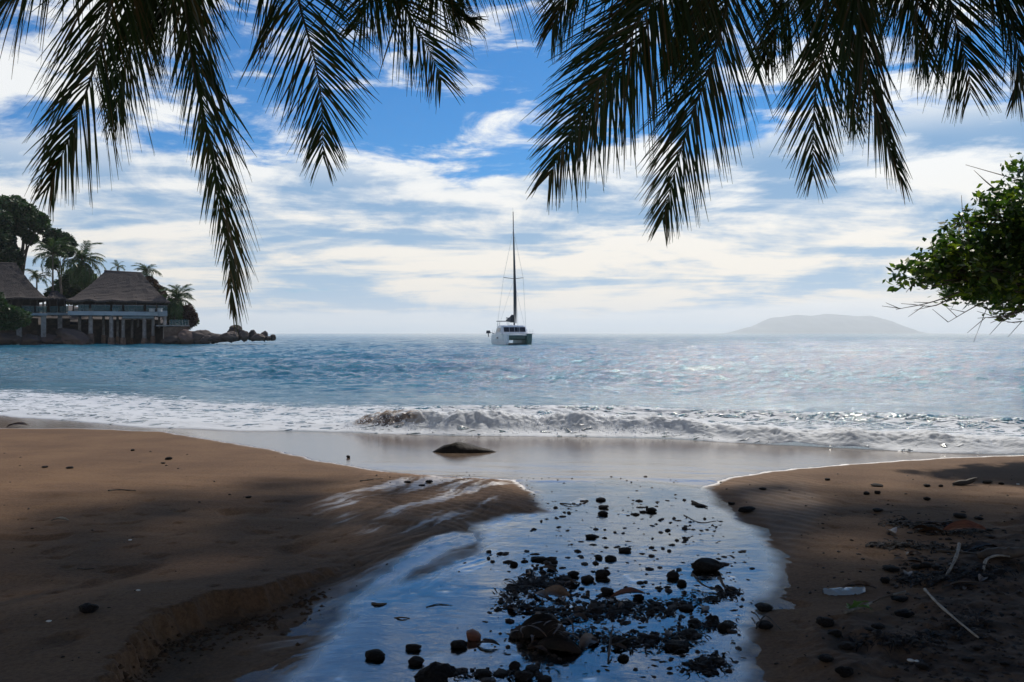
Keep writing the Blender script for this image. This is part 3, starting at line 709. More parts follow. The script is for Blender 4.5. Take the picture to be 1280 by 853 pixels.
near_palm((4.6, -4.0, 0.5), crown_at(905, -260, 7.4), 'coconut palm with two broad fronds hanging right of the mast', [
    dict(px=[(850, -70, 6.8), (790, 40, 6.7), (728, 140, 6.7), (686, 234, 6.8)], len=0.70, droop=0.25, open=50, face=(0.3, -0.85, 0.35), n=125),
    dict(px=[(860, -70, 7.5), (810, 30, 7.5), (765, 110, 7.6), (720, 190, 7.7)], len=0.66, droop=0.25, open=50, face=(0.3, -0.85, 0.35)),
    dict(px=[(915, -60, 7.2), (898, 50, 7.1), (858, 165, 7.1), (828, 288, 7.2)], len=0.66, droop=0.2, open=44, face=(0.25, -0.9, 0.25), n=120),
    dict(px=[(880, -80, 8.0), (870, 0, 8.0), (852, 50, 8.1), (840, 95, 8.2)], len=0.5, droop=0.3, open=40),
    dict(px=[(800, -100, 7.5), (740, -50, 7.5), (705, 0, 7.6), (690, 50, 7.7)], len=0.55, droop=0.4, open=45),
], 3)
near_palm((7.8, -2.0, 0.45), crown_at(1120, -270, 7.8), 'coconut palm whose crowded fronds hang at the top right above the leafy tree', [
    dict(px=[(1040, -60, 7.4), (1032, 40, 7.3), (1018, 130, 7.3), (1016, 235, 7.3)], len=0.68, droop=0.15, open=44, face=(0.1, -0.95, 0.2)),
    dict(px=[(1075, -60, 7.0), (1080, 60, 6.9), (1100, 150, 6.9), (1127, 238, 7.0)], len=0.52, droop=0.35, open=30, face=(0.2, -0.95, 0.2)),
    dict(px=[(1170, -60, 8.0), (1195, 30, 8.0), (1210, 85, 8.0), (1213, 132, 8.0)], len=0.72, droop=0.2, open=52, face=(-0.1, -0.95, 0.2)),
    dict(px=[(1230, -60, 7.6), (1262, 20, 7.6), (1275, 80, 7.6), (1270, 135, 7.6)], len=0.55, droop=0.35, open=40),
    dict(px=[(1010, -80, 8.4), (985, 0, 8.4), (965, 50, 8.5), (955, 90, 8.6)], len=0.6, droop=0.4, open=45),
    dict(px=[(1130, -80, 8.3), (1140, 0, 8.3), (1150, 50, 8.4), (1160, 95, 8.4)], len=0.66, droop=0.3, open=50),
    dict(px=[(1060, -70, 8.0), (1050, 30, 8.0), (1062, 100, 8.1), (1070, 170, 8.2)], len=0.56, droop=0.3, open=44),
    dict(px=[(1180, -100, 7.5), (1230, -60, 7.5), (1275, -20, 7.5), (1310, 60, 7.5)], len=0.7, droop=0.5, open=55),
], 4)

# ------------------------------------------------------------------ broadleaf trees
def leaf_quads(C, size, r, up=0.5, stretch=2.0):
    n = len(C); d = r.normal(size=(n, 3)); d[:, 2] *= 0.6; d /= np.linalg.norm(d, axis=1)[:, None]
    nn = r.normal(size=(n, 3)); nn[:, 2] += up*2; s = np.cross(d, nn); s /= np.linalg.norm(s, axis=1)[:, None]+1e-9
    sz = size*(0.6+0.8*r.random((n, 1))); a = d*sz*stretch*0.5; b = s*sz*0.5; up_ = np.cross(d, s)*sz*0.12
    return np.stack([C-a, C+b*0.9+up_, C+a, C-b*0.9+up_], 1)
def crown_points(blobs, r, dens, shell=0.55):
    out = []
    for bb in blobs:
        x, y, z, rx, ry, rz = bb[:6]; n = int(dens*(bb[6] if len(bb) > 6 else 1)*(rx*ry*rz)**(2/3))
        d = r.normal(size=(n, 3)); d /= np.linalg.norm(d, axis=1)[:, None]
        rad = (shell+(1-shell)*r.random((n, 1)))**0.7*(1+0.18*fbm(d[:, 0]*3+x, d[:, 1]*3+d[:, 2]*2, 2))[:, None]
        out.append(np.array([x, y, z])+d*rad*np.array([rx, ry, rz]))
    return np.concatenate(out)
def broad_tree(name, base, blobs, trunk, dens, leaf, mat, label, cat, group, seed, shell=0.5, thick=0.25):
    r = np.random.default_rng(seed)
    root = empty(name, base); tag(root, label, cat, group)
    b = np.array(base)
    mb = MB(); top = np.array(trunk)
    mid = top*0.5+np.array([0.08, 0, 0])*top[2]
    mb.tube(catmull([(0, 0, -0.3), mid, top], 14), [thick*(1-0.5*i/13) for i in range(14)], 8)
    for bl in blobs:
        c = np.array(bl[:3]); st = mid+(top-mid)*r.random()
        m1 = (st+c)/2+r.normal(size=3)*0.08*np.linalg.norm(c-st)
        mb.tube(catmull([st, m1, c], 8), [thick*0.45*(1-0.8*i/7) for i in range(8)], 6)
    mb.build('trunk', MAT['bark'], root, True)
    P = crown_points(blobs, r, dens, shell)
    me = quads_np('crown', leaf_quads(P, leaf, r)); link('crown', me, mat, root)
    return root

# unseen trees added behind and beside the view; their canopy shades the near beach
def shade_tree(base, blobs, seed, label, dens=330):
    return broad_tree('added_shade_tree', base, blobs, (0.3, 0.8, 5.0), dens, 0.34, MAT['leaf'], label, 'tree', 'added shade trees over the near beach', seed, 0.2, 0.4)
shade_tree((-7.5, -3.0, 0.5), [(1.5, 3.0, 6.8, 4.2, 4.0, 1.5), (-3.5, 3.5, 7.0, 4.0, 4.0, 1.6), (3, -2, 7.5, 4, 4, 1.6), (-3, -3, 7.2, 4, 4, 1.6), (1, 8.5, 8.0, 4.2, 3.0, 1.3)], 21, 'broad unseen tree added for shade, standing left behind the view with its canopy over the near sand', 60)
shade_tree((6.5, -5.0, 0.5), [(-2.0, 4.0, 6.9, 4.4, 4.0, 1.5), (3.0, 4.5, 7.0, 4.0, 4.0, 1.6), (-4, -2, 7.5, 4, 4, 1.6), (3, -3, 7.2, 4, 4, 1.6), (0, 10.5, 8.0, 4.4, 3.0, 1.3)], 22, 'broad unseen tree added for shade, standing right behind the view with its canopy over the near sand', 60)
shade_tree((-17.0, 9.0, 0.4), [(3, 4, 10.9, 4, 4, 1.7), (8, 4.5, 11.4, 4.2, 3.8, 1.6), (4, 11, 12.8, 4.4, 3.8, 1.6, 0.42), (10, 10.4, 13.1, 4.2, 3.6, 1.5, 0.42), (13.5, 5.5, 12, 4, 3.8, 1.5), (10, -1, 10, 4, 4, 1.6), (15.5, 1, 10.5, 4, 3.8, 1.5)], 23, 'tall unseen tree added for shade, leaning over the beach from beyond the left edge')
shade_tree((15.5, 6.0, 0.3), [(-2, 4.5, 10.6, 4, 4, 1.7), (-6.5, 6, 11.2, 4.2, 4, 1.6), (-11, 7, 11.8, 4.2, 4, 1.6), (-3, 11, 12.6, 4.2, 3.6, 1.6, 0.4), (-8, 13.0, 13.4, 4.2, 3.6, 1.4, 0.4), (-13, 13, 13.4, 3.8, 3.6, 1.4, 0.4), (-7, 1, 10.0, 4, 3.8, 1.5)], 24, 'tall unseen tree added for shade, leaning over the beach from beyond the right edge')

# leafy tree leaning in from the right
def right_tree():
    r = np.random.default_rng(5); base = np.array([13.2, 14.0, -0.1])
    base[2] = float(base_h(np.array(base[0]), np.array(base[1])))
    root = empty('leafy_tree', base); tag(root, 'leafy green tree leaning in from the right over the water', 'tree')
    top = np.array([-1.4, 0.3, 3.0]); mb = MB()
    mb.tube(catmull([(0, 0, -0.3), (-0.3, 0, 1.2), top], 16), [0.26-0.11*i/15 for i in range(16)], 10)
    blobs = []
    for px, py, d, rr in [(1150, 348, 13.6, .36), (1178, 345, 13.9, .50), (1192, 312, 13.6, .48), (1218, 290, 14.0, .58), (1216, 338, 13.5, .62), (1250, 262, 13.7, .60), (1252, 318, 14.4, .75), (1242, 362, 13.7, .52),
                          (1285, 258, 14.2, .70), (1290, 300, 13.6, .85), (1285, 350, 13.8, .70), (1335, 230, 14, 1.0), (1345, 300, 14.3, 1.2), (1330, 360, 14.0, .8), (1390, 200, 14, 1.3), (1420, 290, 14.5, 1.5), (1200, 370, 14.1, .34), (1262, 385, 14.2, .34)]:
        c = np.array(ray_at(px, py+(9 if py < 330 else -7), d))-base; blobs.append((*c, rr*0.94, rr*1.1, rr*0.74))
    for bl in blobs:
        c = np.array(bl[:3]); st = np.array([-0.3, 0, 1.2])+(top-np.array([-0.3, 0, 1.2]))*(0.5+0.5*r.random())
        m1 = (st+c)/2+np.array([0, 0, -0.15])+r.normal(size=3)*0.12
        mb.tube(catmull([st, m1, c], 9), [0.06*(1-0.85*i/8)+0.004 for i in range(9)], 5)
        for k in range(5):
            e = c+r.normal(size=3)*bl[3]*0.7; mb.tube([c*0.6+m1*0.4, (c+e)/2+r.normal(size=3)*0.06, e], [0.014, 0.009, 0.004], 4)
    # bare twigs drooping under the crown
    for px, py, d, ex, ey in [(1200, 365, 13.6, 1120, 387), (1240, 372, 13.6, 1185, 403), (1280, 378, 13.7, 1222, 398), (1300, 372, 13.8, 1238, 404), (1290, 385, 13.6, 1252, 400), (1190, 372, 13.9, 1143, 381), (1310, 390, 13.8, 1268, 404)]:
        a = np.array(ray_at(px, py, d))-base; e = np.array(ray_at(ex, ey, d-0.2))-base
        m = (a+e)/2+np.array([0, 0, -0.04])+r.normal(size=3)*0.05
        mb.tube(catmull([a, m, e], 8), [0.012*(1-0.7*i/7) for i in range(8)], 4)
        for k in range(3):
            q = m+(e-m)*r.random(); mb.tube([q, q+np.array([-0.18-0.1*r.random(), 0.05, 0.12*r.normal()])], [0.006, 0.003], 4)
    mb.build('trunk', MAT['bark'], root, True)
    P = []
    for (x, y, z, rx, ry, rz) in blobs:      # leaves sit in tufts at twig ends
        nt = int(40*(rx/0.6)**2)+8
        d = r.normal(size=(nt, 3)); d /= np.linalg.norm(d, axis=1)[:, None]
        tc = np.array([x, y, z])+d*(0.35+0.75*r.random((nt, 1)))*np.array([rx, ry, rz])
        for t in tc: P.append(t+r.normal(size=(14, 3))*0.085)
    P = np.concatenate(P)
    link('crown', quads_np('crown', leaf_quads(P, 0.068, r, 0.3, 1.9)), MAT['leaf'], root)
right_tree()

# ------------------------------------------------------------------ headland with the thatched houses
HD = 150.0
def hx(px, d=HD): return (px-640)/F*d
def hz(py, d=HD): return H-(py-HY)/F*d
def build_headland():
    # terrain: low rocky spur rising to the left
    xs = np.linspace(-190, -36, 200); ys = np.linspace(128, 260, 120)
    Y, X = np.meshgrid(ys, xs, indexing='ij')
    sd = Y-(151.5+np.interp(X, [-190, -110, -78, -70, -58, -52, -44, -36], [-18, -8, -2, 5, 4, 3, 7, 14]))
    side = sst(X, -46, -58)
    Z = -2.0+(2.0+2.4*side+1.0)*sst(sd, -1.5, 3)+np.interp(X, [-190, -110, -80, -66, -54, -36], [9, 5, 2.2, 1.5, 0.8, -1])*sst(sd, 4, 16)
    Z += side*sst(sd, -1, 3)*(0.9*fbm(X*0.25, Y*0.25, 4)+0.3*np.abs(fbm(X, Y, 3)))
    q = X/Y*F+640; Z = Z*sst(q, 246, 222)-2.0*sst(q, 236, 256)
    o = link('headland', grid_mesh('headland', X, Y, Z), MAT['granite_d']); setting(o)
build_headland()

def thatch_roof(mb, x0, x1, rx0, rx1, y0, y1, ze, zr, n=18, seed=1):
    """hip roof with a sagging flared eave: rings from eave to ridge"""
    r = np.random.default_rng(seed); rings = []
    ym = (y0+y1)/2
    for k in range(n+1):
        t = k/n; tt = t**0.88; z = ze+(zr-ze)*(t**1.12); pts = []
        ax0 = x0+(rx0-x0)*tt; ax1 = x1+(rx1-x1)*tt; ay0 = y0+(ym-0.35-y0)*tt; ay1 = y1+(ym+0.35-y1)*tt
        m = 14
        per = [(ax0+(ax1-ax0)*i/m, ay0) for i in range(m)]+[(ax1, ay0+(ay1-ay0)*i/6) for i in range(6)]+[(ax1+(ax0-ax1)*i/m, ay1) for i in range(m)]+[(ax0, ay1+(ay0-ay1)*i/6) for i in range(6)]
        for i, (x, y) in enumerate(per):
            j = 0.10*(1-t)*math.sin(i*1.9+seed)+r.normal()*0.045
            pts.append((x+r.normal()*0.03, y+r.normal()*0.03, z+j*(1 if k < 2 else 0.6)))
        rings.append(pts)
    low = [(x*1.0, y, z-0.32) for x, y, z in rings[0]]
    cx = (x0+x1)/2; inn = [(cx+(x-cx)*0.965, ym+(y-ym)*0.95, z-0.25) for x, y, z in rings[0]]
    mb.loft([inn, low]+rings, caps=False)
    mb.f.append(tuple(len(mb.v)-len(rings[0])+i for i in range(len(rings[0])))); return mb

def pavilion():
    cx = hx(147); TH = math.atan2(-cx, HD); CT = math.cos(TH)
    root = empty('thatched_house', (cx, HD, 0.0), TH); tag(root, 'thatched house on a pillared terrace over the water, right of the other roofs', 'house')
    X = lambda px: (hx(px)-cx)*CT
    zs = hz(389.5)            # terrace top
    mb = thatch_roof(MB(), X(84), X(215), X(130), X(178), 0.6, 13.0, hz(375.5), hz(337.5), seed=3); roof = mb.build('roof', MAT['thatch'], root)
    MB().tube([(X(129.5), 6.8, hz(337.0)), (X(154), 6.8, hz(337.9)), (X(178.5), 6.8, hz(338.6))], 0.30, 8).build('ridge_cap', MAT['thatch'], roof)
    # slab with its pale fascia, stepped at the right
    mb = MB(); mb.box(((X(86)+X(198))/2, 6.2, zs-0.35), (X(198)-X(86), 13, 0.68)); mb.build('terrace_slab', MAT['fascia'], root)
    mb = MB(); mb.box((X(204.5), 4.4, zs-0.28), (X(211.5)-X(197)-0.3, 9, 0.95)); mb.build('terrace_slab', MAT['fascia'], root)
    mb = MB(); mb.box(((X(153)+X(193))/2, 5.5, zs-0.95), (X(193)-X(153), 10, 0.40)); mb.build('beam', MAT['fascia'], root)
    # pillars standing in the water
    for px, w, yy, foot in [(113.5, 5.0, 0.9, 14), (139, 5.0, 0.6, 9), (154, 4.2, 1.2, 9), (181, 4.8, 0.7, 8), (192.5, 4.0, 2.0, 11), (207.5, 4.2, 0.8, 0), (129, 3.4, 5, 12), (147, 3.0, 6, 10), (166, 3.2, 6.5, 8), (99, 3.6, 4.5, 10), (174, 3.0, 8, 8), (202, 3.0, 6.5, 0)]:
        ww = w*HD/F; top = zs-0.72 if px < 150 or px > 196 else zs-1.16
        mb = MB(); mb.tube([(X(px), yy, -1.2), (X(px), yy, 1.2), (X(px), yy, 3.0), (X(px), yy, top)], [ww*0.56, ww*0.54, ww*0.5, ww*0.49], 14)
        p = mb.build('pillar', MAT['concrete'], root, True)
        if foot:
            m2 = MB(); hh = foot*HD/F; m2.tube([(X(px), yy, -1.2), (X(px), yy, hh*0.8), (X(px), yy, hh)], [ww*0.84, ww*0.80, ww*0.66], 10); m2.build('footing', MAT['rubble'], p)
    # posts, back wall, low wall and furniture of the dining deck
    for k, px in enumerate([92, 103, 118, 131, 143, 160, 170, 184, 196, 206]):
        MB().tube([(X(px), 1.6+0.3*(k % 2), zs-0.01), (X(px)+0.1, 1.7+0.3*(k % 2), hz(374.5)+0.5)], 0.13, 7).build('post', MAT['darkwood'], root)
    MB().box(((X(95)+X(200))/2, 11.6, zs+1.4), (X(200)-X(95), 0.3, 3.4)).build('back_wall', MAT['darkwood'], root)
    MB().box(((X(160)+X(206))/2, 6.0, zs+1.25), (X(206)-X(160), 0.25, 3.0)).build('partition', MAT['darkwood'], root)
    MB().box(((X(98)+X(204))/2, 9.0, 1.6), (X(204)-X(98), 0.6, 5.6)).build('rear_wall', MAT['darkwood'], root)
    for a, b in [(98, 112), (114, 138), (140, 153), (155, 180), (183, 196), (198, 211)]:
        pw = MB(); pw.box(((X(a)+X(b))/2, 0.25, zs+0.55), (X(b)-X(a)-0.1, 0.05, 0.95)); gp = pw.build('balustrade_panel', MAT['glass'], root)
        MB().tube([(X(a), 0.25, zs+1.06), (X(b), 0.25, zs+1.06)], 0.045, 6).build('handrail', MAT['concrete'], gp)
    return root
pavilion()
for px, w, h, y in [(98, 9, 4, 1.6), (113, 6, 4.5, 1.8), (144, 6, 4.5, 1.2), (165, 6, 3, 2.4), (190, 6, 4.2, 1.9), (200, 5, 4.4, 1.6)]:
    z = hz(389.5); ww = w*HD/F; hh = h*HD/F
    rt = empty('terrace_table', (hx(px, HD+y), HD+y, z)); tag(rt, 'pale table standing on the terrace of the right thatched house', 'table', 'tables on the terrace')
    MB().box((0, 0, hh-0.05), (ww, 0.9, 0.1)).build('tabletop', MAT['furniture'], rt)
    MB().box((0, 0, hh/2-0.06), (ww*0.86, 0.7, hh-0.12)).build('table_base', MAT['furniture'], rt)

def left_house():
    D = 143.0; TH = math.atan2(-hx(10, D), D); CT = math.cos(TH); X = lambda px: (hx(px, D)-hx(10, D))*CT; Z = lambda py: hz(py, D)
    root = empty('thatched_house', (hx(10, D), D, 0.0), TH); tag(root, 'thatched house at the left edge of the photo, behind the green bush', 'house')
    mb = thatch_roof(MB(), X(-60), X(61), X(-30), X(21), 0, 13, Z(372), Z(327), seed=8); roof = mb.build('roof', MAT['thatch'], root)
    MB().tube([(X(-31), 6.5, Z(327)), (X(21.5), 6.5, Z(327.4))], 0.32, 8).build('ridge_cap', MAT['thatch'], roof)
    MB().box(((X(-50)+X(60))/2, 6.5, Z(391)-0.2), (X(60)-X(-50), 12, 0.42)).build('terrace_slab', MAT['fascia'], root)
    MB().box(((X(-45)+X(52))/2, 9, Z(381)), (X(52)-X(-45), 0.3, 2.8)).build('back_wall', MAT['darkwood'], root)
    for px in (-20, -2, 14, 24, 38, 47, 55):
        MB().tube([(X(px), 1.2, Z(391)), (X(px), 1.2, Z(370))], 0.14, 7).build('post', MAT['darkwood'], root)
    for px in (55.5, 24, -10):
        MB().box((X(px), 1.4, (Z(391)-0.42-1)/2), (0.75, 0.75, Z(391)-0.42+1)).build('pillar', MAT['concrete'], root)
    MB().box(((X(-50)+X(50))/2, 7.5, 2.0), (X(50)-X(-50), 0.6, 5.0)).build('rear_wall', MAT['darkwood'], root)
    for a, b in [(27, 44), (45, 60)]:
        gp = MB().box(((X(a)+X(b))/2, 0.6, Z(391)+0.6), (X(b)-X(a)-0.1, 0.05, 1.0)).build('balustrade_panel', MAT['glass'], root)
        MB().tube([(X(a), 0.6, Z(391)+1.12), (X(b), 0.6, Z(391)+1.12)], 0.045, 6).build('handrail', MAT['concrete'], gp)
left_house()
def link_house():
    D = 149.0; TH = math.atan2(-hx(72, D), D); CT = math.cos(TH); X = lambda px: (hx(px, D)-hx(72, D))*CT; Z = lambda py: hz(py, D)
    root = empty('thatched_house', (hx(72, D), D, 0), TH); tag(root, 'small low thatched house between the two large thatched roofs', 'house')
    thatch_roof(MB(), X(56), X(84), X(64), X(72), 0, 7, Z(373), Z(363), seed=12, n=10).build('roof', MAT['thatch'], root)
    MB().box(((X(58)+X(86))/2, 3.5, Z(391)-0.2), (X(86)-X(60), 6.5, 0.40)).build('terrace_slab', MAT['fascia'], root)
    for px in (62, 71, 80): MB().tube([(X(px), 0.7, Z(391)), (X(px), 0.7, Z(371))], 0.12, 7).build('post', MAT['darkwood'], root)
    MB().box((X(75), 1.6, (Z(391)-0.4-1)/2), (0.7, 0.7, Z(391)-0.4+1)).build('pillar', MAT['concrete'], root)
    MB().box((X(70), 5.5, Z(382)), (X(84)-X(58), 0.3, 2.6)).build('back_wall', MAT['darkwood'], root)
    MB().box((X(72), 4.5, 2.0), (X(88)-X(56), 0.6, 5.0)).build('rear_wall', MAT['darkwood'], root)
    for a, b in [(62, 73), (74, 86)]:
        gp = MB().box(((X(a)+X(b))/2, 0.1, Z(391)+0.6), (X(b)-X(a)-0.1, 0.05, 1.0)).build('balustrade_panel', MAT['glass'], root)
link_house()
def low_terrace():
    D = 151.0; TH = math.atan2(-hx(220, D), D); CT = math.cos(TH); X = lambda px: (hx(px, D)-hx(220, D))*CT; Z = lambda py: hz(py, D)
    root = empty('stone_terrace', (hx(220, D), D, 0), TH); tag(root, 'low stone terrace with a glass railing right of the pillars', 'terrace')
    MB().box(((X(205)+X(236))/2, 4, Z(409)/2-0.5), (X(236)-X(205), 8, Z(409)+1)).build('retaining_wall', MAT['rubble'], root)
    MB().box(((X(195)+X(237.5))/2, 4, Z(408)+0.08), (X(237.5)-X(195), 8.4, 0.16)).build('coping', MAT['concrete'], root)
    gp = MB().box(((X(212)+X(236))/2, 0.3, Z(404)+0.1), (X(236)-X(212), 0.05, 1.0)).build('balustrade_panel', MAT['glass'], root)
    for k in range(7):
        px = 212+4*k; MB().tube([(X(px), 0.25, Z(408)+0.16), (X(px), 0.25, Z(400.5))], 0.04, 5).build('post', MAT['concrete'], root)
low_terrace()

# boulders
ROCKS = [rock_mesh('boulder', 100+i, 4, 0.50, 0.85, 1.12, 8) for i in range(6)]
for me in ROCKS: me.materials.append(MAT['granite'])
def boulder(px, pyb, w, h, d, k, label, group=None, rz=0.0, mat=None, tilt=0.0):
    me = ROCKS[k % 6]
    o = bpy.data.objects.new('boulder', me); COL.objects.link(o)
    z = hz(pyb, d); o.location = (hx(px, d), d, z-0.1*h*d/F); dm = me_dims(me)
    w *= 1.22
    o.scale = (w*d/F/dm[0], w*d/F/dm[0]*0.9, h*d/F/dm[2]*1.05); o.rotation_euler = (0, tilt, rz)
    if mat:
        o.material_slots[0].link = 'OBJECT'; o.material_slots[0].material = mat
    tag(o, label, 'boulder', group); return o
def me_dims(me):
    co = np.array([v.co[:] for v in me.vertices]); top = co[:, 2].max(); return (np.ptp(co[:, 0]), np.ptp(co[:, 1]), top)
boulder(88, 427, 36, 17, 147, 0, 'long slanting brown boulder lying under the terrace between the houses', tilt=0.35)
boulder(78, 429.5, 24, 9, 146, 1, 'flat brown boulder at the waterline below the long slanting one')
boulder(60, 429.5, 26, 13, 147.5, 2, 'squat brown boulder at the waterline left of the long slanting one')
boulder(36, 430, 30, 13, 146, 3, 'brown boulder at the waterline below the green bush', mat=MAT['granite_d'])
boulder(8, 430, 40, 16, 145, 4, 'dark boulder at the waterline at the left edge of the photo', mat=MAT['granite_d'])
boulder(100, 430, 16, 8, 148, 5, 'small brown boulder beside the leftmost tall pillar')
boulder(216, 429, 26, 10, 150, 1, 'brown boulder at the waterline below the low stone terrace')
boulder(234, 429, 24, 18, 150.5, 2, 'steep brown boulder at the corner of the low stone terrace')
boulder(250, 427.5, 26, 16, 151.5, 0, 'rounded boulder just right of the low stone terrace', mat=MAT['granite_d'])
boulder(266, 427, 22, 11.5, 150.5, 2, 'lower boulder right of the rounded one beyond the low stone terrace', mat=MAT['granite_d'])
boulder(258, 428, 14, 7, 149.5, 5, 'small boulder at the waterline between the terrace and the outer rocks', mat=MAT['granite_d'])
boulder(272, 426, 24, 9, 150, 3, 'low dark boulder just before the angular outer rock', mat=MAT['granite_d'])
boulder(287, 425.5, 20, 12, 149, 4, 'angular boulder at the foot of the tallest outer rock', mat=MAT['granite_d'])
boulder(294, 423, 17, 18, 151, 5, 'tallest rounded boulder of the outer rocks', mat=MAT['granite_d'])
boulder(305, 424.5, 12, 12.5, 150, 2, 'upright boulder right of the tallest outer rock', mat=MAT['granite_d'])
boulder(315, 424, 11, 12.5, 151, 1, 'square topped boulder in the middle of the outer rocks', mat=MAT['granite_d'])
boulder(323, 424.5, 15, 8, 149.5, 3, 'low boulder in front of the pointed outer rock', mat=MAT['granite_d'])
boulder(330, 424.5, 9, 11.5, 150.5, 4, 'pointed boulder near the seaward end of the outer rocks', mat=MAT['granite_d'])
boulder(335, 425, 7, 5, 149.5, 0, 'small dark boulder beside the pointed outer rock', mat=MAT['granite_d'])
boulder(341, 424.7, 7, 7, 150, 5, 'last small boulder at the seaward end of the outer rocks', mat=MAT['granite_d'])

# trees and palms of the headland
FROND = []
for k in range(4):
    rr = random.Random(k); L = 3.6
    me, nst = frond_mesh('frond', pts=[(0, 0, 0), (L*0.36, 0, 0.45), (L*0.75, 0, 0.35-0.15*k), (L, 0, -0.35-0.3*k)], face=(0, 0, 1), leaf_len=0.95, n=34, width=0.16, droop=0.5, seed=900+k, segs=2, open_a=58, r0=0.06)
    me.materials.append(MAT['far_frond']); mi = np.ones(len(me.polygons), np.int32); mi[:nst] = 0; me.polygons.foreach_set('material_index', mi); FROND.append(me)
def far_palm(px, py_c, pyb, d, size, label, seed, lean=0.0, n=20, skirt=0):
    rr = random.Random(seed); base = (hx(px, d)-lean, d, hz(pyb, d)); top = Vector((lean, 0, hz(py_c, d)-base[2]))
    root = empty('coconut_palm', base); tag(root, label, 'palm tree', 'palms of the headland')
    MB().tube(catmull([(0, 0, -0.5), (lean*0.3, 0, top.z*0.5), tuple(top)], 12), [0.24-0.012*i for i in range(12)], 8).build('trunk', MAT['bark'], root, True)
    pits = [-1.15+1.6*(i+0.5)/n for i in range(n)]; rr.shuffle(pits)
    for i in range(n+skirt):
        o = bpy.data.objects.new('frond', FROND[rr.randrange(4)]); COL.objects.link(o); o.parent = root; o.location = top
        pit = pits[i] if i < n else rr.uniform(0.7, 1.25)
        o.rotation_euler = (rr.uniform(-0.3, 0.3), pit, i*2.399+rr.uniform(-0.2, 0.2)); s = size/3.6*rr.uniform(0.8, 1.1); o.scale = (s, s, s)
far_palm(103, 327, 392, 158, 4.6, 'large full coconut palm standing against the left slope of the right thatched roof', 31, skirt=12)
far_palm(66, 318, 392, 156, 3.6, 'slim coconut palm left of the large full one', 32, skirt=3)
far_palm(183, 341, 400, 166, 2.6, 'coconut palm whose head shows behind the right end of the thatched ridge', 33, n=16)
far_palm(147, 334.5, 400, 170, 1.8, 'small coconut palm head just above the middle of the thatched ridge', 34, n=12)
far_palm(221, 376, 409, 158, 3.8, 'coconut palm standing right of the thatched house above the low stone terrace', 35, skirt=12, lean=0.5)
far_palm(46, 348, 392, 165, 2.6, 'small coconut palm behind the slope of the left thatched roof', 36, n=14)
def bl(px, py, d, r, base, fl=0.8, dy=0): return (hx(px, d)-base[0], dy, hz(py, d)-base[2], r, r, r*fl)
def far_tree(px, pyb, d, blobs, label, seed, mat, dens=210, leaf=0.42, name='broadleaf_tree', trunk_top=0.6, thick=0.35, cat='tree', shell=0.45):
    base = (hx(px, d), d, hz(pyb, d)); B = [bl(b[0], b[1], d, b[2], base, b[3] if len(b) > 3 else 0.8, b[4] if len(b) > 4 else 0) for b in blobs]
    t = np.mean([b[:3] for b in B], 0)*trunk_top
    broad_tree(name, base, B, tuple(t), dens, leaf, MAT[mat], label, cat, 'trees of the headland' if cat == 'tree' else None, seed, shell, thick)
far_tree(22, 392, 168, [(4, 262, 3.0), (18, 258, 2.6), (30, 266, 2.6), (44, 277, 2.4), (54, 285, 1.6), (12, 285, 2.2), (28, 290, 1.4), (38, 298, 1.5), (-10, 275, 3.4), (52, 272, 1.2), (20, 274, 2.0)], 'tallest broadleaf tree with open dark crown above the left thatched roof', 41, 'far_leaf', thick=0.5)
far_tree(-6, 392, 162, [(-4, 300, 3.2), (8, 318, 2.6), (-20, 290, 4), (16, 326, 1.8), (-2, 275, 2.4), (-30, 330, 4.4)], 'dense dark tree at the left edge above the thatched roof', 42, 'far_leaf2', thick=0.45)
far_tree(72, 392, 166, [(68, 296, 1.9), (78, 300, 1.9), (62, 304, 1.4), (86, 306, 1.5), (74, 312, 1.6), (84, 316, 1.2), (66, 330, 1.2)], 'small headed dark tree standing behind the slim palm', 43, 'far_leaf2', thick=0.3)
far_tree(100, 394, 172, [(84, 360, 2.6), (96, 350, 3.0), (110, 356, 2.8), (120, 364, 2.4), (92, 370, 2.4), (70, 368, 2.0)], 'leafy green tree filling the gap between the two thatched roofs', 44, 'far_leaf')
far_tree(226, 410, 163, [(213, 385, 2.2), (222, 394, 2.6), (232, 398, 2.0), (240, 402, 1.2)], 'dense green tree behind the glass railing right of the house', 45, 'far_leaf')
far_tree(236, 410, 158, [(236, 392, 1.1, 1.6), (240, 398, 1.0, 1.4), (238, 404, 1.0)], 'reddish leafed tree at the right end of the low stone terrace', 46, 'red_leaf')
far_tree(190, 400, 166, [(186, 354, 1.6), (194, 362, 1.5), (201, 370, 1.2)], 'reddish tree showing behind the right slope of the thatched roof', 47, 'red_leaf')
far_tree(12, 408, 139, [(4, 398, 2.4), (16, 392, 1.6), (26, 397, 1.5), (-10, 396, 3.0), (14, 402, 1.8), (30, 402, 1.0)], 'bright green bush in front of the left thatched house', 48, 'far_leaf', name='bush', dens=300, leaf=0.3, thick=0.1, cat='bush')
far_tree(2, 392, 138, [(0, 378, 1.0), (-6, 372, 1.4), (5, 384, 0.9)], 'small leafy tree at the left edge before the thatched house', 49, 'far_leaf', leaf=0.3)
far_tree(-60, 392, 165, [(-60, 300, 5), (-80, 330, 6), (-45, 340, 5)], 'tall dark tree beyond the left edge of the photo', 50, 'far_leaf2', thick=0.5)

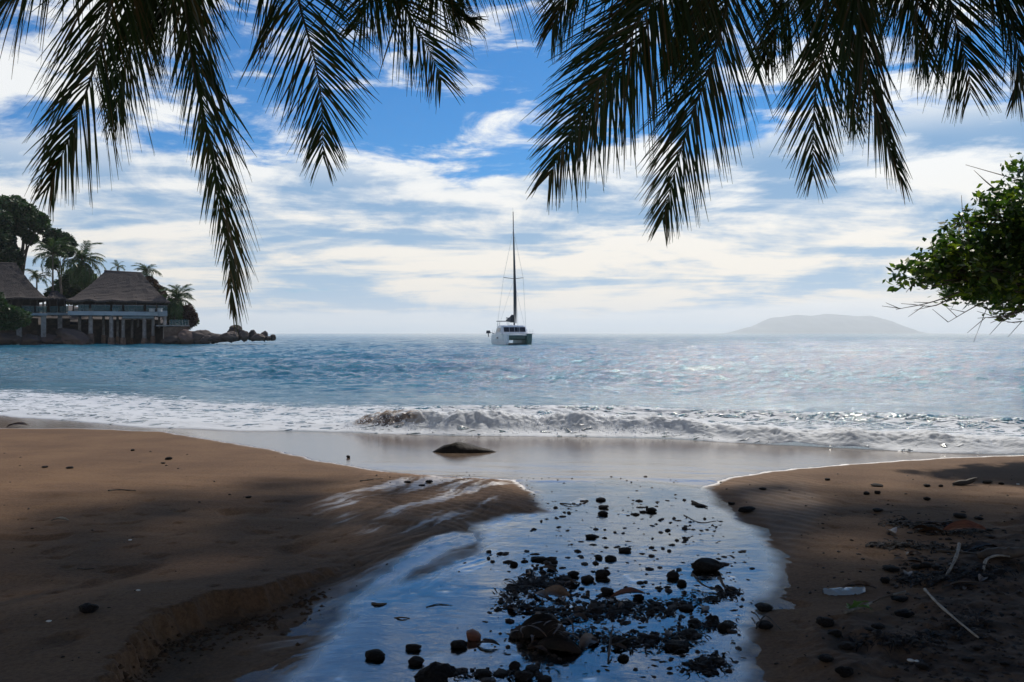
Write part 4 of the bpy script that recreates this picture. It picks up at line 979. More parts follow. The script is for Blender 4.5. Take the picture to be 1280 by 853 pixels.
# ------------------------------------------------------------------ the catamaran
def catamaran():
    D = 150.0; cx = hx(640, D)
    root = empty('catamaran', (cx, D, 0)); tag(root, 'moored sailing catamaran with tall bare mast and dark cabin windows', 'sailboat')
    yaw = R(12); root.rotation_euler = (0, 0, yaw)
    # local frame: -Y is the bow (toward the beach), X across
    W = 2.75; top = 1.75
    def hull(xc, ins):
        rings = []
        for y, w, zt, zk in [(-4.9, 0.10, 1.85, 0.45), (-4.7, 0.42, 1.83, 0.05), (-4.0, 0.62, 1.80, -0.35), (-2.0, 0.82, 1.76, -0.6), (1.5, 0.88, 1.72, -0.6), (4.0, 0.80, 1.68, -0.45), (5.0, 0.70, 1.15, -0.15), (5.4, 0.62, 0.5, 0.0)]:
            rings.append([(xc-w, y, zt), (xc-w*0.98, y, zt*0.55), (xc-w*0.8, y, 0.10), (xc-w*0.45, y, zk*0.6), (xc, y, zk), (xc+w*0.45, y, zk*0.6), (xc+w*0.8, y, 0.10), (xc+w*0.98, y, zt*0.55), (xc+w, y, zt)])
        m = MB(); m.loft(rings); return m
    hl = hull(-W+0.8, 1).build('hull', MAT['white'], root, False)
    hl['label'] = 'pale left hull'
    MB().box((-W-0.07, -1.2, 1.15), (0.05, 1.6, 0.32)).build('porthole', MAT['window'], hl)
    hr = hull(W-0.8, 1).build('hull', MAT['shaded_hull'], root, False); hr['label'] = 'right hull with its shade painted dark green'  # shadowed side of the boat put into the colour, bridge deck too
    m = MB(); m.loft([[(-W+1.0, y, 0.80+a), (W-1.0, y, 0.80+a), (W-1.0, y, 1.74), (-W+1.0, y, 1.74)] for y, a in ((-4.2, 0.25), (-3.9, 0), (3.8, 0), (4.0, 0.2))]); m.build('bridge_deck', MAT['shaded_hull'], root)
    m = MB(); m.loft([[(-W, y, 1.76), (W, y, 1.76), (W-0.05, y, 1.90), (-W+0.05, y, 1.90)] for y in (-4.3, 4.1)]); m.build('deck', MAT['white'], root)
    # cabin with rounded shoulders
    rings = []
    for z, k, f in [(1.90, 1.0, 1.0), (2.15, 0.98, 0.97), (2.95, 0.90, 0.82), (3.2, 0.84, 0.74), (3.32, 0.70, 0.62)]:
        rings.append([(x*k, y*f+0.2, z) for x, y in [(-2.35, -1.9), (-1.9, -2.5), (1.9, -2.5), (2.35, -1.9), (2.35, 2.6), (1.9, 2.9), (-1.9, 2.9), (-2.35, 2.6)]])
    m = MB(); m.loft(rings); cab = m.build('cabin', MAT['white'], root)
    for a, b in [(-1.85, -0.92), (-0.86, -0.03), (0.03, 0.82), (0.88, 1.85)]:
        m = MB(); z0, z1 = 2.16, 2.95
        yf = lambda z: -2.5*(0.97+(0.82-0.97)*(z-2.15)/0.8)+0.2-0.03
        m.loft([[(a, yf(z), z), (b, yf(z), z), (b, yf(z)+0.06, z), (a, yf(z)+0.06, z)] for z in (z0, z1)]); m.build('window', MAT['window'], cab)
    for s in (-1, 1):
        m = MB(); m.loft([[(s*(2.345-0.19*t), -1.2+0.1*t, 2.22+0.6*t), (s*(2.345-0.19*t), 1.6, 2.22+0.6*t), (s*(2.27-0.19*t), 1.6, 2.22+0.6*t), (s*(2.27-0.19*t), -1.2+0.1*t, 2.22+0.6*t)] for t in (0, 1)]); m.build('window', MAT['window'], cab)
    # helm shelter
    bi = MB().box((-1.1, 1.9, 3.98), (2.1, 1.7, 0.12)).build('bimini', MAT['canvas'], root)
    for x in (-1.95, -0.3):
        for y in (1.2, 2.6): MB().tube([(x, y, 1.9), (x, y, 3.95)], 0.035, 6).build('bimini_post', MAT['wire'], bi)
    # mast, boom, furled sail
    mx = 0.35; MT = hz(265, D)
    mast = MB().tube([(mx, -0.2, 3.2), (mx-0.05, -0.2, 12), (mx-0.18, -0.1, MT)], [0.13, 0.11, 0.07], 10).build('mast', MAT['spar'], root, True)
    MB().tube([(mx-0.18, -0.1, MT-2.3), (mx-0.18, -0.5, MT-2.3)], 0.05, 6).build('masthead_fitting', MAT['spar'], mast)
    fs = MB().tube(catmull([(mx+0.14, -0.9, 3.6), (mx+0.12, -0.85, 6.0), (mx+0.08, -0.7, 10.0), (mx-0.02, -0.5, 14.5), (mx-0.10, -0.35, 18.2)], 24), [0.06+0.10*math.sin(min(1, i/9)*1.5)*(1-i/24)+0.02 for i in range(24)], 8).build('furled_jib', MAT['canvas'], root, True)
    MB().tube([(mx, 0.1, 4.4), (mx-0.3, 5.0, 4.6)], [0.12, 0.10], 8).build('boom', MAT['spar'], root)
    m = MB(); m.loft([[(mx-0.3-w, y, z), (mx-0.3+w, y, z), (mx-0.3+w*0.5, y, z+h), (mx-0.3-w*0.5, y, z+h)] for y, w, z, h in ((-0.05, 0.34, 3.75, 1.3), (0.8, 0.32, 3.85, 1.0), (2.5, 0.24, 3.9, 0.6), (4.9, 0.14, 4.0, 0.3))]); m.build('sail_bag', MAT['canvas'], root)
    sz = hz(348, D)
    sp = MB().tube([(mx-1.75, 0.25, sz+0.12), (mx-0.02, -0.15, sz-0.1), (mx+1.65, 0.25, sz+0.12)], 0.055, 6).build('spreader', MAT['spar'], mast)
    for s, x0 in ((-1, mx-1.75), (1, mx+1.65)):
        MB().tube([(mx-0.15, -0.15, MT-3.0), (x0, 0.25, sz+0.12), (s*2.6, 0.6, 1.9)], 0.022, 5).build('shroud', MAT['wire'], root)
        MB().tube([(mx-0.05, -0.15, sz-0.2), (s*2.55, 0.5, 1.9)], 0.016, 5).build('shroud', MAT['wire'], root)
    MB().tube([(mx-0.15, -0.3, MT-2.6), (0.1, -4.4, 2.0)], 0.022, 5).build('forestay', MAT['wire'], root)
    MB().tube([(mx-0.18, -0.1, MT), (mx-0.25, -0.1, MT+0.7)], 0.02, 5).build('antenna', MAT['wire'], mast)
    # rails, crossbeam
    MB().tube([(-W+0.9, -4.5, 1.6), (0, -4.6, 1.65), (W-0.9, -4.5, 1.6)], 0.09, 8).build('crossbeam', MAT['white'], root)
    for s in (-1, 1):
        m = MB(); pts = [(s*(W-0.15), y, 1.85) for y in (-4.4, -2.2, 0, 2.2, 4.0)]
        for p in pts: m.tube([p, (p[0], p[1], 2.5)], 0.018, 5)
        for dz in (0.35, 0.63): m.tube([(p[0], p[1], p[2]+dz) for p in pts], 0.010, 4)
        m.build('guard_rail', MAT['wire'], root)
    m = MB(); m.box((-W-0.55, 4.2, 2.15), (0.75, 0.55, 0.5), 0, 0.7); m.tube([(-W-0.55, 4.2, 1.9), (-W-0.5, 4.2, 1.3)], 0.08, 6); m.tube([(-W-0.3, 4.2, 2.1), (-W+0.5, 4.2, 1.9)], 0.05, 6); m.build('outboard_motor', MAT['canvas'], root)
    m = MB(); m.box((W+0.05, 3.6, 2.3), (1.0, 0.4, 0.25)); m.tube([(W-0.2, 3.6, 1.8), (W-0.2, 3.6, 2.3)], 0.05, 6); m.tube([(W+0.1, 3.6, 2.4), (W+0.1, 3.6, 3.1)], 0.035, 6); m.build('stern_box', MAT['spar'], root)
catamaran()

# ------------------------------------------------------------------ far island
def build_island():
    D = 15000.0; t = np.linspace(0, 1, 90); v = np.linspace(-1, 1, 40)
    prof = np.interp(t, [0, .05, .10, .15, .20, .24, .30, .38, .47, .55, .63, .72, .80, .87, .92, .96, 1], [0, .12, .34, .42, .72, .90, .94, 1.06, 1.0, 1.12, 1.06, .98, 1.0, .80, .52, .2, 0])
    V, T = np.meshgrid(v, t, indexing='ij'); X = hx(912, D)+(hx(1132, D)-hx(912, D))*T
    Y = D+V*1200; hh = 300.0*np.interp(T, t, prof)
    Z = -8+(hh+8)*(1-np.abs(V)**1.6)*(1+0.22*fbm(X*0.004, Y*0.004, 5)*(1-np.exp(-V*V*5)))+5*fbm(X*0.01, Y*0.01, 4)
    o = link('island', grid_mesh('island', X, Y, Z), MAT['island']); setting(o)
build_island()

# flying drops and clots of foam over the breaking wave
def spray():
    r = random.Random(3); V = []; Fc = []
    for i in range(5200):
        x = r.uniform(-3.3, 4.2); t = r.random(); S = float(shore(np.array(x))); hh = 0.27*min(1, max(0.1, (x+3.6)/1.0))*(1 if x < 1.5 else max(0.25, 1-(x-1.5)/3))
        big = r.random() < 0.25; y = S+0.75+r.gauss(0.05, 0.30); z = 0.04+hh*(r.random()**0.6)*(1.25 if big else 1.0)*math.exp(-((y-S-0.8)/0.5)**2); s = r.uniform(0.004, 0.011)*(2.0 if r.random() < 0.12 else 1)
        if -3.0 < x < -2.2 and r.random() < 0.5: z *= 1.35
        b = len(V)
        for p in ((1,0,0),(-1,0,0),(0,1,0),(0,-1,0),(0,0,1),(0,0,-1)): V.append((x+p[0]*s*r.uniform(.7,1.4), y+p[1]*s, z+p[2]*s*r.uniform(.7,1.3)))
        Fc += [(b,b+2,b+4),(b+2,b+1,b+4),(b+1,b+3,b+4),(b+3,b,b+4),(b+2,b,b+5),(b+1,b+2,b+5),(b+3,b+1,b+5),(b,b+3,b+5)]
    o = link('sea_spray', from_lists('sea_spray', V, Fc), MAT['spray']); o['kind'] = 'stuff'
spray()

# ------------------------------------------------------------------ stones, husks, sticks and litter on the beach
STONES = [rock_mesh('stone', 300+i, 3, 0.46, 0.6, 1.2, 2) for i in range(10)]
for me in STONES: me.materials.append(MAT['stone'])
HUSKS = [rock_mesh('husk', 400+i, 3, 0.42, 0.6, 1.3, 2) for i in range(5)]
for me in HUSKS: me.materials.append(MAT['husk'])
SD = {}
def put(me, name, px, py, w, h=None, rz=None, label=None, cat='stone', group=None, mat=None, tilt=(0, 0)):
    """w, h: size in photo pixels at that spot"""
    x, y, z = on_sand(px, py); k = y/F; d = SD.setdefault(me.name, me_dims(me))
    o = bpy.data.objects.new(name, me); COL.objects.link(o)
    sx = w*k/max(d[0], 1e-6); sz = (h if h else w*0.6)*k/max(d[2], 1e-6)*0.60
    sy = w*k*random.uniform(0.75, 1.05)/max(d[1], 1e-6)
    o.location = (x, y+0.3*w*k, z); o.scale = (sx, sy, sz)
    o.rotation_euler = (tilt[0], tilt[1], random.uniform(-0.5, 0.5)+random.choice((0, math.pi)) if rz is None else rz)
    if mat is not None: o.material_slots[0].link = 'OBJECT'; o.material_slots[0].material = mat
    if label: tag(o, label, cat, group)
    return o
NS = [0]
def stone(px, py, w, h=None, label=None, group=None, **kw):
    NS[0] += 1; return put(STONES[NS[0] % 10], 'stone', px, py, w, h, label=label, group=group, **kw)

G = 'stones of the beach'
for a in [
 (467, 826, 27, 17, 'round dark stone furthest left in the near stream'),
 (516, 815, 21, 12, 'low dark stone with a twig beside the round stone furthest left in the stream'),
 (519, 833, 21, 16, 'round dark stone touching the big ridged rock on its left side'),
 (573, 812, 22, 16, 'round dark stone just in front of the reddish husk'),
 (754, 645, 14, 9, 'lowest of three dark stones in a column at the far stream end'),
 (755, 636, 14, 6, 'middle one of three dark stones in a column at the far stream end'),
 (751, 627, 13, 7, 'uppermost of three dark stones in a column at the far stream end'),
 (815, 641, 14, 9, 'single round stone right of the three in a column at the far stream end'),
 (739, 674, 15, 8, 'oval dark stone midway down the stream left of the middle'),
 (782, 691, 17, 9, 'smooth oval stone lying alone in the bright middle of the stream'),
 (764, 702, 15, 11, 'round stone with a smaller neighbour left of it, in the bright middle of the stream'),
 (749, 700, 10, 7, 'small stone touching the round one in the bright middle of the stream'),
 (885, 716, 41, 24, 'largest flat topped dark stone in the right half of the stream'),
 (842, 724, 16, 15, 'upright dark stone left below the largest flat topped one'),
 (853, 733, 13, 12, 'dark stone leaning on the upright one below the largest flat topped stone'),
 (754, 723, 20, 16, 'shaggy dark stone above the long litter band in mid stream'),
 (735, 728, 17, 12, 'dark stone just left below the shaggy one above the litter band'),
 (717, 722, 15, 11, 'dark stone second left of the shaggy one above the litter band'),
 (690, 712, 15, 9, 'dark stone at the head of the left stone pile in the stream'),
 (674, 702, 21, 7, 'flat dark stone lying alone above the left stone pile in the stream'),
 (642, 708, 11, 9, 'round dark stone at the left above the left stone pile in the stream'),
 (759, 743, 17, 11, 'dark stone resting on the upper edge of the litter band in mid stream'),
 (799, 750, 15, 10, 'round stone on the middle of the litter band in the stream'),
 (859, 764, 20, 10, 'dark stone at the lower right side of the litter band in the stream'),
 (915, 741, 16, 10, 'rounded stone at the right tip of the litter band in the stream'),
 (892, 779, 18, 14, 'tall dark stone in the small pile right of the blue water'),
 (869, 782, 17, 11, 'low dark stone at the left end of the small pile right of the blue water'),
 (907, 788, 17, 13, 'dark stone at the right end of the small pile right of the blue water'),
 (848, 814, 33, 15, 'long pale topped stone low in the right half of the stream'),
 (777, 808, 21, 17, 'rounded stone with a pale cap among dark litter in the near stream'),
 (643, 838, 15, 17, 'dark stone in the blue water left below the large palm husk'),
 (655, 852, 25, 16, 'round dark stone at the bottom edge below the large palm husk'),
 (780, 828, 15, 14, 'dark stone with a stick against it in the near stream'),
 (957, 765, 22, 14, 'wet oval stone at the right bank of the stream'),
 (957, 787, 22, 14, 'dark stone tangled with twigs at the right bank of the stream'),
 (935, 641, 23, 11, 'double lobed dark stone on the sand where the stream bends right'),
 (877, 635, 15, 6, 'flat dark stone with a stick at the far right edge of the stream'),
 (954, 613, 10, 5, 'small oval stone on the sand above the double lobed one'),
 (915, 631, 9, 5, 'small stone left of the double lobed one'),
 (107, 767, 23, 16, 'lone dark stone on the shaded sand at the left'),
 (210, 575, 9, 6, 'larger of two small stones close together on the sunlit left sand'),
 (203, 580, 6, 3, 'smaller of two small stones close together on the sunlit left sand'),
 (165, 564, 6, 4, 'small stone furthest up on the sunlit left sand'),
 (55, 585, 7, 4, 'left one of a pair of flat stones on the sunlit left sand'),
 (86, 586, 10, 4, 'right one of a pair of flat stones on the sunlit left sand'),
 (435, 573, 5, 6, 'tiny upright stone standing alone on the wet sand'),
 (509, 604, 9, 4, 'left dark stone of the three at the upper edge of the rippled sand'),
 (536, 604, 10, 5, 'right dark stone of the three at the upper edge of the rippled sand'),
 (527, 608, 9, 3, 'lower middle stone of the three at the upper edge of the rippled sand'),
 (310, 623, 8, 4, 'small stone on the sand at the edge of the left shade'),
 (1098, 609, 15, 6, 'oblong dark stone high on the right sand above a stack of two'),
 (1098, 618, 8, 7, 'small stone below the oblong one high on the right sand'),
 (1084, 619, 8, 7, 'small stone left below the oblong one high on the right sand'),
 (1160, 609, 9, 6, 'blocky stone in the upper row on the right sand'),
 (1177, 609, 6, 5, 'small blocky stone beside the larger blocky one in the upper row on the right sand'),
 (1236, 605, 12, 7, 'dark stone right of the small driftwood piece on the right sand'),
 (1253, 606, 7, 5, 'rightmost stone of the upper row on the right sand'),
 (1160, 626, 9, 7, 'stone below the blocky ones on the right sand'),
 (1099, 640, 14, 6, 'smooth oval stone lying alone on the middle right sand'),
 (1202, 648, 17, 9, 'broad dark stone above the upper litter heap on the right sand'),
 (1225, 650, 11, 6, 'smaller dark stone right of the broad one above the upper litter heap'),
 (1035, 601, 7, 5, 'small stone nearest the wet edge of the right sand'),
 (1094, 682, 12, 7, 'stone at the left tip of the middle litter heap on the right sand'),
 (1143, 702, 14, 8, 'smooth oval stone between the litter heaps on the right sand'),
 (1117, 715, 23, 10, 'long mussel shaped stone at the left of the lower stone row'),
 (1148, 713, 15, 9, 'first rounded stone in the lower stone row on the right sand'),
 (1160, 711, 17, 11, 'second rounded stone in the lower stone row on the right sand'),
 (1173, 713, 14, 9, 'third rounded stone in the lower stone row on the right sand'),
 (1108, 730, 13, 13, 'pointed dark stone right of the plastic wrapper'),
 (1127, 752, 21, 8, 'flat dark stone at the tip of the green sprig'),
 (1133, 772, 23, 13, 'dark stone left of the pale stick'),
 (1034, 784, 23, 17, 'greyish stone at the foot of the green sprig'),
 (1046, 797, 20, 13, 'dark stone behind the greyish one at the foot of the green sprig'),
 (1061, 814, 22, 16, 'dark stone below the sprig on the near right sand'),
 (1034, 830, 20, 13, 'dark oval stone near the bottom on the right sand'),
 (1059, 847, 25, 19, 'large dark stone at the bottom edge of the right sand'),
 (1100, 787, 17, 10, 'grey stone right of the green sprig'),
 (1155, 837, 17, 11, 'dark stone among white shell bits at the bottom right'),
]: stone(*a[:4], label=a[4], group=G)

# stones of the piles: placed along the piles, larger ones first
def heap(poly, n, wr, label, group, seed, mats=(None,), hr=0.65, husk=0.0):
    r = random.Random(seed)
    for i in range(n):
        t = r.random()*(len(poly)-1); k = int(t); f = t-k; a, b = poly[k], poly[k+1]
        px = a[0]+(b[0]-a[0])*f; py = a[1]+(b[1]-a[1])*f; s = a[2]+(b[2]-a[2])*f
        py += r.gauss(0, s*0.45); px += r.gauss(0, s*0.8); w = wr[0]*0.7+(wr[1]-wr[0]*0.7)*r.random()**1.6; w *= 0.5+0.45*(py-600)/200
        put(STONES[r.randrange(10)] if r.random() > husk else HUSKS[r.randrange(5)], 'stone', px, py, w, w*r.uniform(0.35, 0.65), rz=r.uniform(0, 6.28), label=label, group=group, mat=r.choice(mats))
MM = (None, None, None, MAT['stone_b'])
heap([(640, 748, 8), (668, 728, 10), (700, 735, 10), (715, 725, 8)], 26, (11, 22), 'dark stone in the left stone pile of the stream', 'stones of the left stream pile', 61, MM)
heap([(625, 752, 8), (690, 768, 10), (760, 764, 9), (830, 762, 8), (890, 752, 7), (918, 742, 5)], 40, (10, 21), 'dark stone caught in the litter band across the stream', 'stones of the stream litter band', 62, MM)
heap([(560, 848, 6), (600, 846, 8), (640, 842, 7), (690, 850, 6)], 12, (15, 24), 'dark stone in the row of stones along the bottom edge of the stream', 'stones along the bottom edge', 63, MM)
heap([(735, 800, 10), (790, 806, 10), (840, 800, 8), (870, 795, 6)], 22, (11, 22), 'dark stone in the lower litter pile of the near stream', 'stones of the lower stream pile', 64, MM)
heap([(865, 836, 8), (895, 828, 8), (890, 845, 6)], 8, (12, 20), 'dark stone in the shaggy clump at the right bottom of the stream', 'stones of the shaggy clump', 65, MM)
heap([(1112, 652, 4), (1140, 656, 5), (1160, 662, 5), (1200, 662, 6), (1230, 668, 4)], 16, (9, 18), 'dark stone in the upper litter heap on the right sand', 'stones of the upper heap', 66, MM)
heap([(1095, 682, 4), (1125, 680, 4), (1150, 684, 6), (1190, 690, 6), (1215, 690, 4)], 16, (10, 18), 'dark stone in the middle litter heap on the right sand', 'stones of the middle heap', 67, MM)
heap([(1130, 728, 6), (1165, 726, 7), (1200, 720, 8), (1240, 722, 8)], 14, (10, 18), 'dark stone beside the pale branch on the right sand', 'stones beside the pale branch', 68, MM)
heap([(1080, 795, 7), (1110, 800, 8), (1150, 805, 9)], 10, (12, 20), 'dark stone in the near heap right of the green sprig', 'stones of the near right heap', 69, MM)
heap([(1190, 760, 14), (1235, 790, 18), (1260, 830, 18), (1200, 830, 15)], 22, (6, 14), 'small stone half sunk in the dark gritty bank at the right', 'stones in the gritty bank', 70, MM)

# tiny pebbles and crumbs that lie in their hundreds
def pebble_stuff():
    r = random.Random(9); V = []; Fc = []
    ico = bmesh.new(); bmesh.ops.create_icosphere(ico, subdivisions=1, radius=0.5); iv = [v.co.copy() for v in ico.verts]; iv_f = [[v.index for v in f.verts] for f in ico.faces]; ico.free()
    def add(px, py, w):
        x, y, z = on_sand(px, py); k = y/F*w; b = len(V); a = r.uniform(0, 6.28); s = (k*r.uniform(0.8, 1.7), k*r.uniform(0.6, 1), k*r.uniform(0.4, 0.75))
        for c in iv:
            q = Vector((c.x*s[0], c.y*s[1], c.z*s[2]))*r.uniform(0.8, 1.15); V.append((x+q.x*math.cos(a)-q.y*math.sin(a), y+q.x*math.sin(a)+q.y*math.cos(a), z+q.z+0.1*s[2]))
        Fc.extend([[b+i for i in f] for f in iv_f])
    for (x0, y0, x1, y1, n, lo, hi) in [(650, 596, 850, 625, 75, 1.5, 4), (660, 625, 860, 690, 200, 2.0, 9), (855, 648, 905, 682, 60, 2.5, 7), (880, 690, 945, 730, 40, 2.5, 7), (470, 590, 650, 606, 26, 1.2, 3),
                                        (0, 560, 430, 660, 40, 1.2, 4), (0, 660, 260, 840, 30, 1.5, 4), (890, 590, 1280, 640, 45, 1.5, 4), (1000, 640, 1280, 700, 110, 1.5, 6), (960, 700, 1110, 850, 60, 2, 6),
                                        (1110, 700, 1280, 853, 420, 2.5, 9), (610, 690, 930, 850, 560, 2.5, 12), (440, 700, 620, 840, 22, 2, 5)]:
        for _ in range(n): add(r.uniform(x0, x1), r.uniform(y0, y1), lo+(hi-lo)*r.random()**2)
    for px, py, s, n in [(690, 740, 26, 110), (760, 764, 34, 130), (850, 758, 34, 110), (700, 800, 34, 110), (800, 806, 34, 130), (885, 828, 18, 50), (1190, 664, 25, 50), (1170, 690, 25, 50), (1200, 722, 28, 70)]:
        for _ in range(n): add(px+r.gauss(0, s), min(py+r.gauss(0, s*0.30), 858), r.uniform(2.5, 9))
    o = link('pebbles', from_lists('pebbles', V, Fc), MAT['stone_b']); o['kind'] = 'stuff'
pebble_stuff()
def bank_crumbs():
    r = random.Random(41); V = []; Fc = []
    for i in range(420):
        t = r.random()*4; k = int(t); a, b = [(150,856),(195,808),(262,784),(330,768),(400,734)][k], [(195,808),(262,784),(330,768),(400,734),(460,706)][k]; f = t-k
        px = a[0]+(b[0]-a[0])*f+r.gauss(4, 9); py = a[1]+(b[1]-a[1])*f+abs(r.gauss(0, 13)); x, y, z = on_sand(px, min(py, 860)); s = y/F*r.uniform(1.2, 5)*(1.8 if r.random() < 0.08 else 1); q = len(V)
        for p in ((1,0,0),(-1,0,0),(0,1,0),(0,-1,0),(0,0,1),(0,0,-1)): V.append((x+p[0]*s*r.uniform(.5,1.1), y+p[1]*s*r.uniform(.5,1), z+p[2]*s*r.uniform(.4,.8)))
        Fc += [(q,q+2,q+4),(q+2,q+1,q+4),(q+1,q+3,q+4),(q+3,q,q+4),(q+2,q,q+5),(q+1,q+2,q+5),(q+3,q+1,q+5),(q,q+3,q+5)]
    o = link('sand_crumbs', from_lists('sand_crumbs', V, Fc, True), MAT['crumb']); o['kind'] = 'stuff'
bank_crumbs()

# strands, stalks and leaf scraps tangled in the piles
def strip(mb, p, a, L, w, r, curl=0.22, lift=0.008):
    n = 6; c = Vector(p); b = len(mb.v); ang = a; el = r.uniform(-0.1, 0.35)
    for i in range(n+1):
        f = i/n; hw = w*math.sin(math.pi*min(0.97, 0.08+f*0.9))**0.6*0.5
        s = Vector((-math.sin(ang), math.cos(ang), r.uniform(-0.3, 0.3)))*hw
        zz = Vector((0, 0, lift*math.sin(math.pi*f)))
        mb.v.append(tuple(c-s+zz)); mb.v.append(tuple(c+s+zz))
        c = c+Vector((math.cos(ang)*math.cos(el), math.sin(ang)*math.cos(el), math.sin(el)))*(L/n); ang += r.gauss(0, curl); el -= r.uniform(0, 0.22)
    for i in range(n): mb.f.append((b+2*i, b+2*i+1, b+2*i+3, b+2*i+2))
def litter_stuff():
    r = random.Random(12); mb = MB()
    for poly, n in [([(640, 745, 9), (670, 725, 10), (715, 730, 9)], 170), ([(625, 753, 8), (690, 770, 11), (760, 765, 10), (830, 762, 9), (920, 742, 5)], 420), ([(650, 795, 12), (720, 800, 14), (800, 808, 12), (870, 797, 8)], 420), ([(868, 838, 9), (900, 828, 9)], 150),
                    ([(865, 785, 6), (910, 783, 5)], 60), ([(1112, 654, 4), (1150, 660, 5), (1230, 668, 5)], 170), ([(1095, 682, 3), (1150, 685, 6), (1240, 690, 5)], 170), ([(1130, 727, 7), (1200, 722, 9), (1275, 712, 9)], 240), ([(1060, 800, 8), (1150, 805, 10), (1240, 770, 16)], 200), ([(560, 845, 6), (690, 848, 6)], 60)]:
        for _ in range(int(n*1.6)):
            t = r.random()*(len(poly)-1); k = int(t); f = t-k; a, b = poly[k], poly[k+1]
            px = a[0]+(b[0]-a[0])*f+r.gauss(0, 8); s = a[2]+(b[2]-a[2])*f; py = a[1]+(b[1]-a[1])*f+r.gauss(0, s*0.5)
            x, y, z = on_sand(px, min(py, 862)); kk = y/F
            strip(mb, (x, y, z+r.uniform(0.0, 0.014)), r.uniform(0, 6.28), kk*r.uniform(6, 24), kk*r.choice((0.9, 1.3, 1.8, 2.5, 5)), r)
    o = link('beach_litter', mb.mesh('beach_litter'), MAT['husk']); o['kind'] = 'stuff'
litter_stuff()

# single sticks, leaves and husks
def twig(pts, rpx, label, name='twig', mat='twig', cat='stick', group=None, lift=1.0):
    P = []
    for px, py, hp in pts:
        x, y, z = on_sand(px, py); P.append(Vector((x, y, z+hp*y/F)))
    k = P[0].y/F; o0 = P[0].copy(); r = random.Random(len(pts)*7+int(pts[0][0])); C = catmull([p-o0 for p in P], 14)
    mb = MB(); rr = [rpx*k*(1-0.5*i/13)*r.uniform(0.7, 1.3) for i in range(14)]; mb.tube([Vector(c)+Vector((0, 0, rpx*k*0.7)) for c in C], rr, 7)
    o = mb.build(name, MAT[mat], None, True); o.location = o0; tag(o, label, cat, group); return o
twig([(1156, 741, 3), (1172, 760, 4), (1195, 779, 3), (1223, 800, 1)], 2.0, 'pale bleached stick lying diagonally across the dark gritty bank', 'stick', 'pale_wood')
twig([(1199, 688, 6), (1197, 700, 6), (1190, 712, 3), (1182, 722, 0)], 2.2, 'thick pale branch end standing out of the middle litter heap', 'branch', 'pale_wood', 'branch')
twig([(1229, 716, 0), (1233, 708, 5), (1246, 703, 7), (1262, 701, 4)], 2.0, 'curved pale branch in front of the dark log at the right edge', 'branch', 'pale_wood', 'branch')
twig([(1170, 694, 4), (1195, 695, 3), (1230, 697, 2)], 2.2, 'straight dark stick running right from the middle litter heap')
twig([(1145, 655, 2), (1172, 657, 3), (1190, 655, 2)], 1.3, 'thin stick across the upper litter heap')
twig([(1178, 738, 2), (1200, 733, 5), (1240, 731, 2)], 1.4, 'dark stick between the two pale branches')
twig([(760, 830, 2), (764, 812, 16), (766, 803, 20)], 1.6, 'dark stick poking upright from the lower litter pile')
twig([(766, 812, 4), (785, 806, 6), (800, 800, 3)], 1.5, 'thin stick lying across the lower litter pile')
twig([(865, 728, 10), (880, 738, 5), (905, 742, 2)], 1.5, 'bent twig arching over the right end of the litter band')
twig([(900, 733, 9), (905, 738, 4), (915, 742, 1)], 2.2, 'short stub at the right tip of the litter band')
twig([(700, 630, 0), (712, 632, 1), (725, 632, 0)], 0.9, 'tiny twig floating at the far end of the stream')
twig([(865, 629, 1), (872, 632, 1), (884, 636, 1)], 1.8, 'short dark stick by the flat stone at the far right edge of the stream')
twig([(855, 645, 0), (875, 654, 0), (895, 652, 0)], 0.8, 'thin twig among the crumbs at the right of the stream')
twig([(533, 760, 0), (548, 757, 1), (566, 758, 0)], 0.9, 'thin forked twig floating in the blue water at the left', mat='twig')
twig([(465, 757, 1), (473, 759, 2), (483, 757, 1)], 2.0, 'dark scrap of twig floating at the left bank of the stream')
twig([(493, 774, 0), (502, 775, 2), (512, 774, 0)], 1.3, 'dark scrap of twig floating below the one at the left bank')
twig([(945, 790, 3), (957, 783, 12), (976, 790, 2)], 1.3, 'twig arched over the tangled stone at the right bank')
twig([(940, 770, 4), (946, 776, 6), (956, 787, 2)], 1.2, 'twig leaning on the tangled stone at the right bank')
twig([(135, 614, 0), (150, 613, 0), (170, 614, 0)], 0.9, 'thin stick on the sunlit left sand')
twig([(97, 711, 0), (107, 712, 0), (118, 711, 0)], 0.8, 'thin dark sliver on the shaded left sand')
twig([(450, 602, 0), (465, 600, 0), (478, 599, 0)], 0.8, 'thin stick at the upper edge of the rippled sand')

LEAFM = []
for k in range(3):
    r = random.Random(k); V = []; Fc = []; n = 12
    for i in range(n+1):
        f = i/n; w = 0.21*math.sin(math.pi*min(0.985, 0.03+f*0.95))**0.75; zc = 0.10*math.sin(math.pi*f)+0.05*k*f*f
        for j in range(5):
            s = (j-2)/2; V.append((f-0.5, s*w, zc+0.16*abs(s)**1.5*w*3+r.uniform(-0.012, 0.012)))
    for i in range(n):
        for j in range(4): Fc.append((i*5+j, i*5+j+1, (i+1)*5+j+1, (i+1)*5+j))
    me = from_lists('dead_leaf', V, Fc, True); me.materials.append(MAT['dead']); LEAFM.append(me)
def leaf(px, py, w, rz, label, group=None, mat=None, tilt=0.0):
    x, y, z = on_sand(px, py); k = y/F; o = bpy.data.objects.new('dead_leaf', LEAFM[int(px) % 3]); COL.objects.link(o)
    o.location = (x, y, z+0.004); o.scale = (w*k,)*3; o.rotation_euler = (tilt, 0, rz); tag(o, label, 'leaf', group)
    if mat: o.material_slots[0].link = 'OBJECT'; o.material_slots[0].material = MAT[mat]
    return o
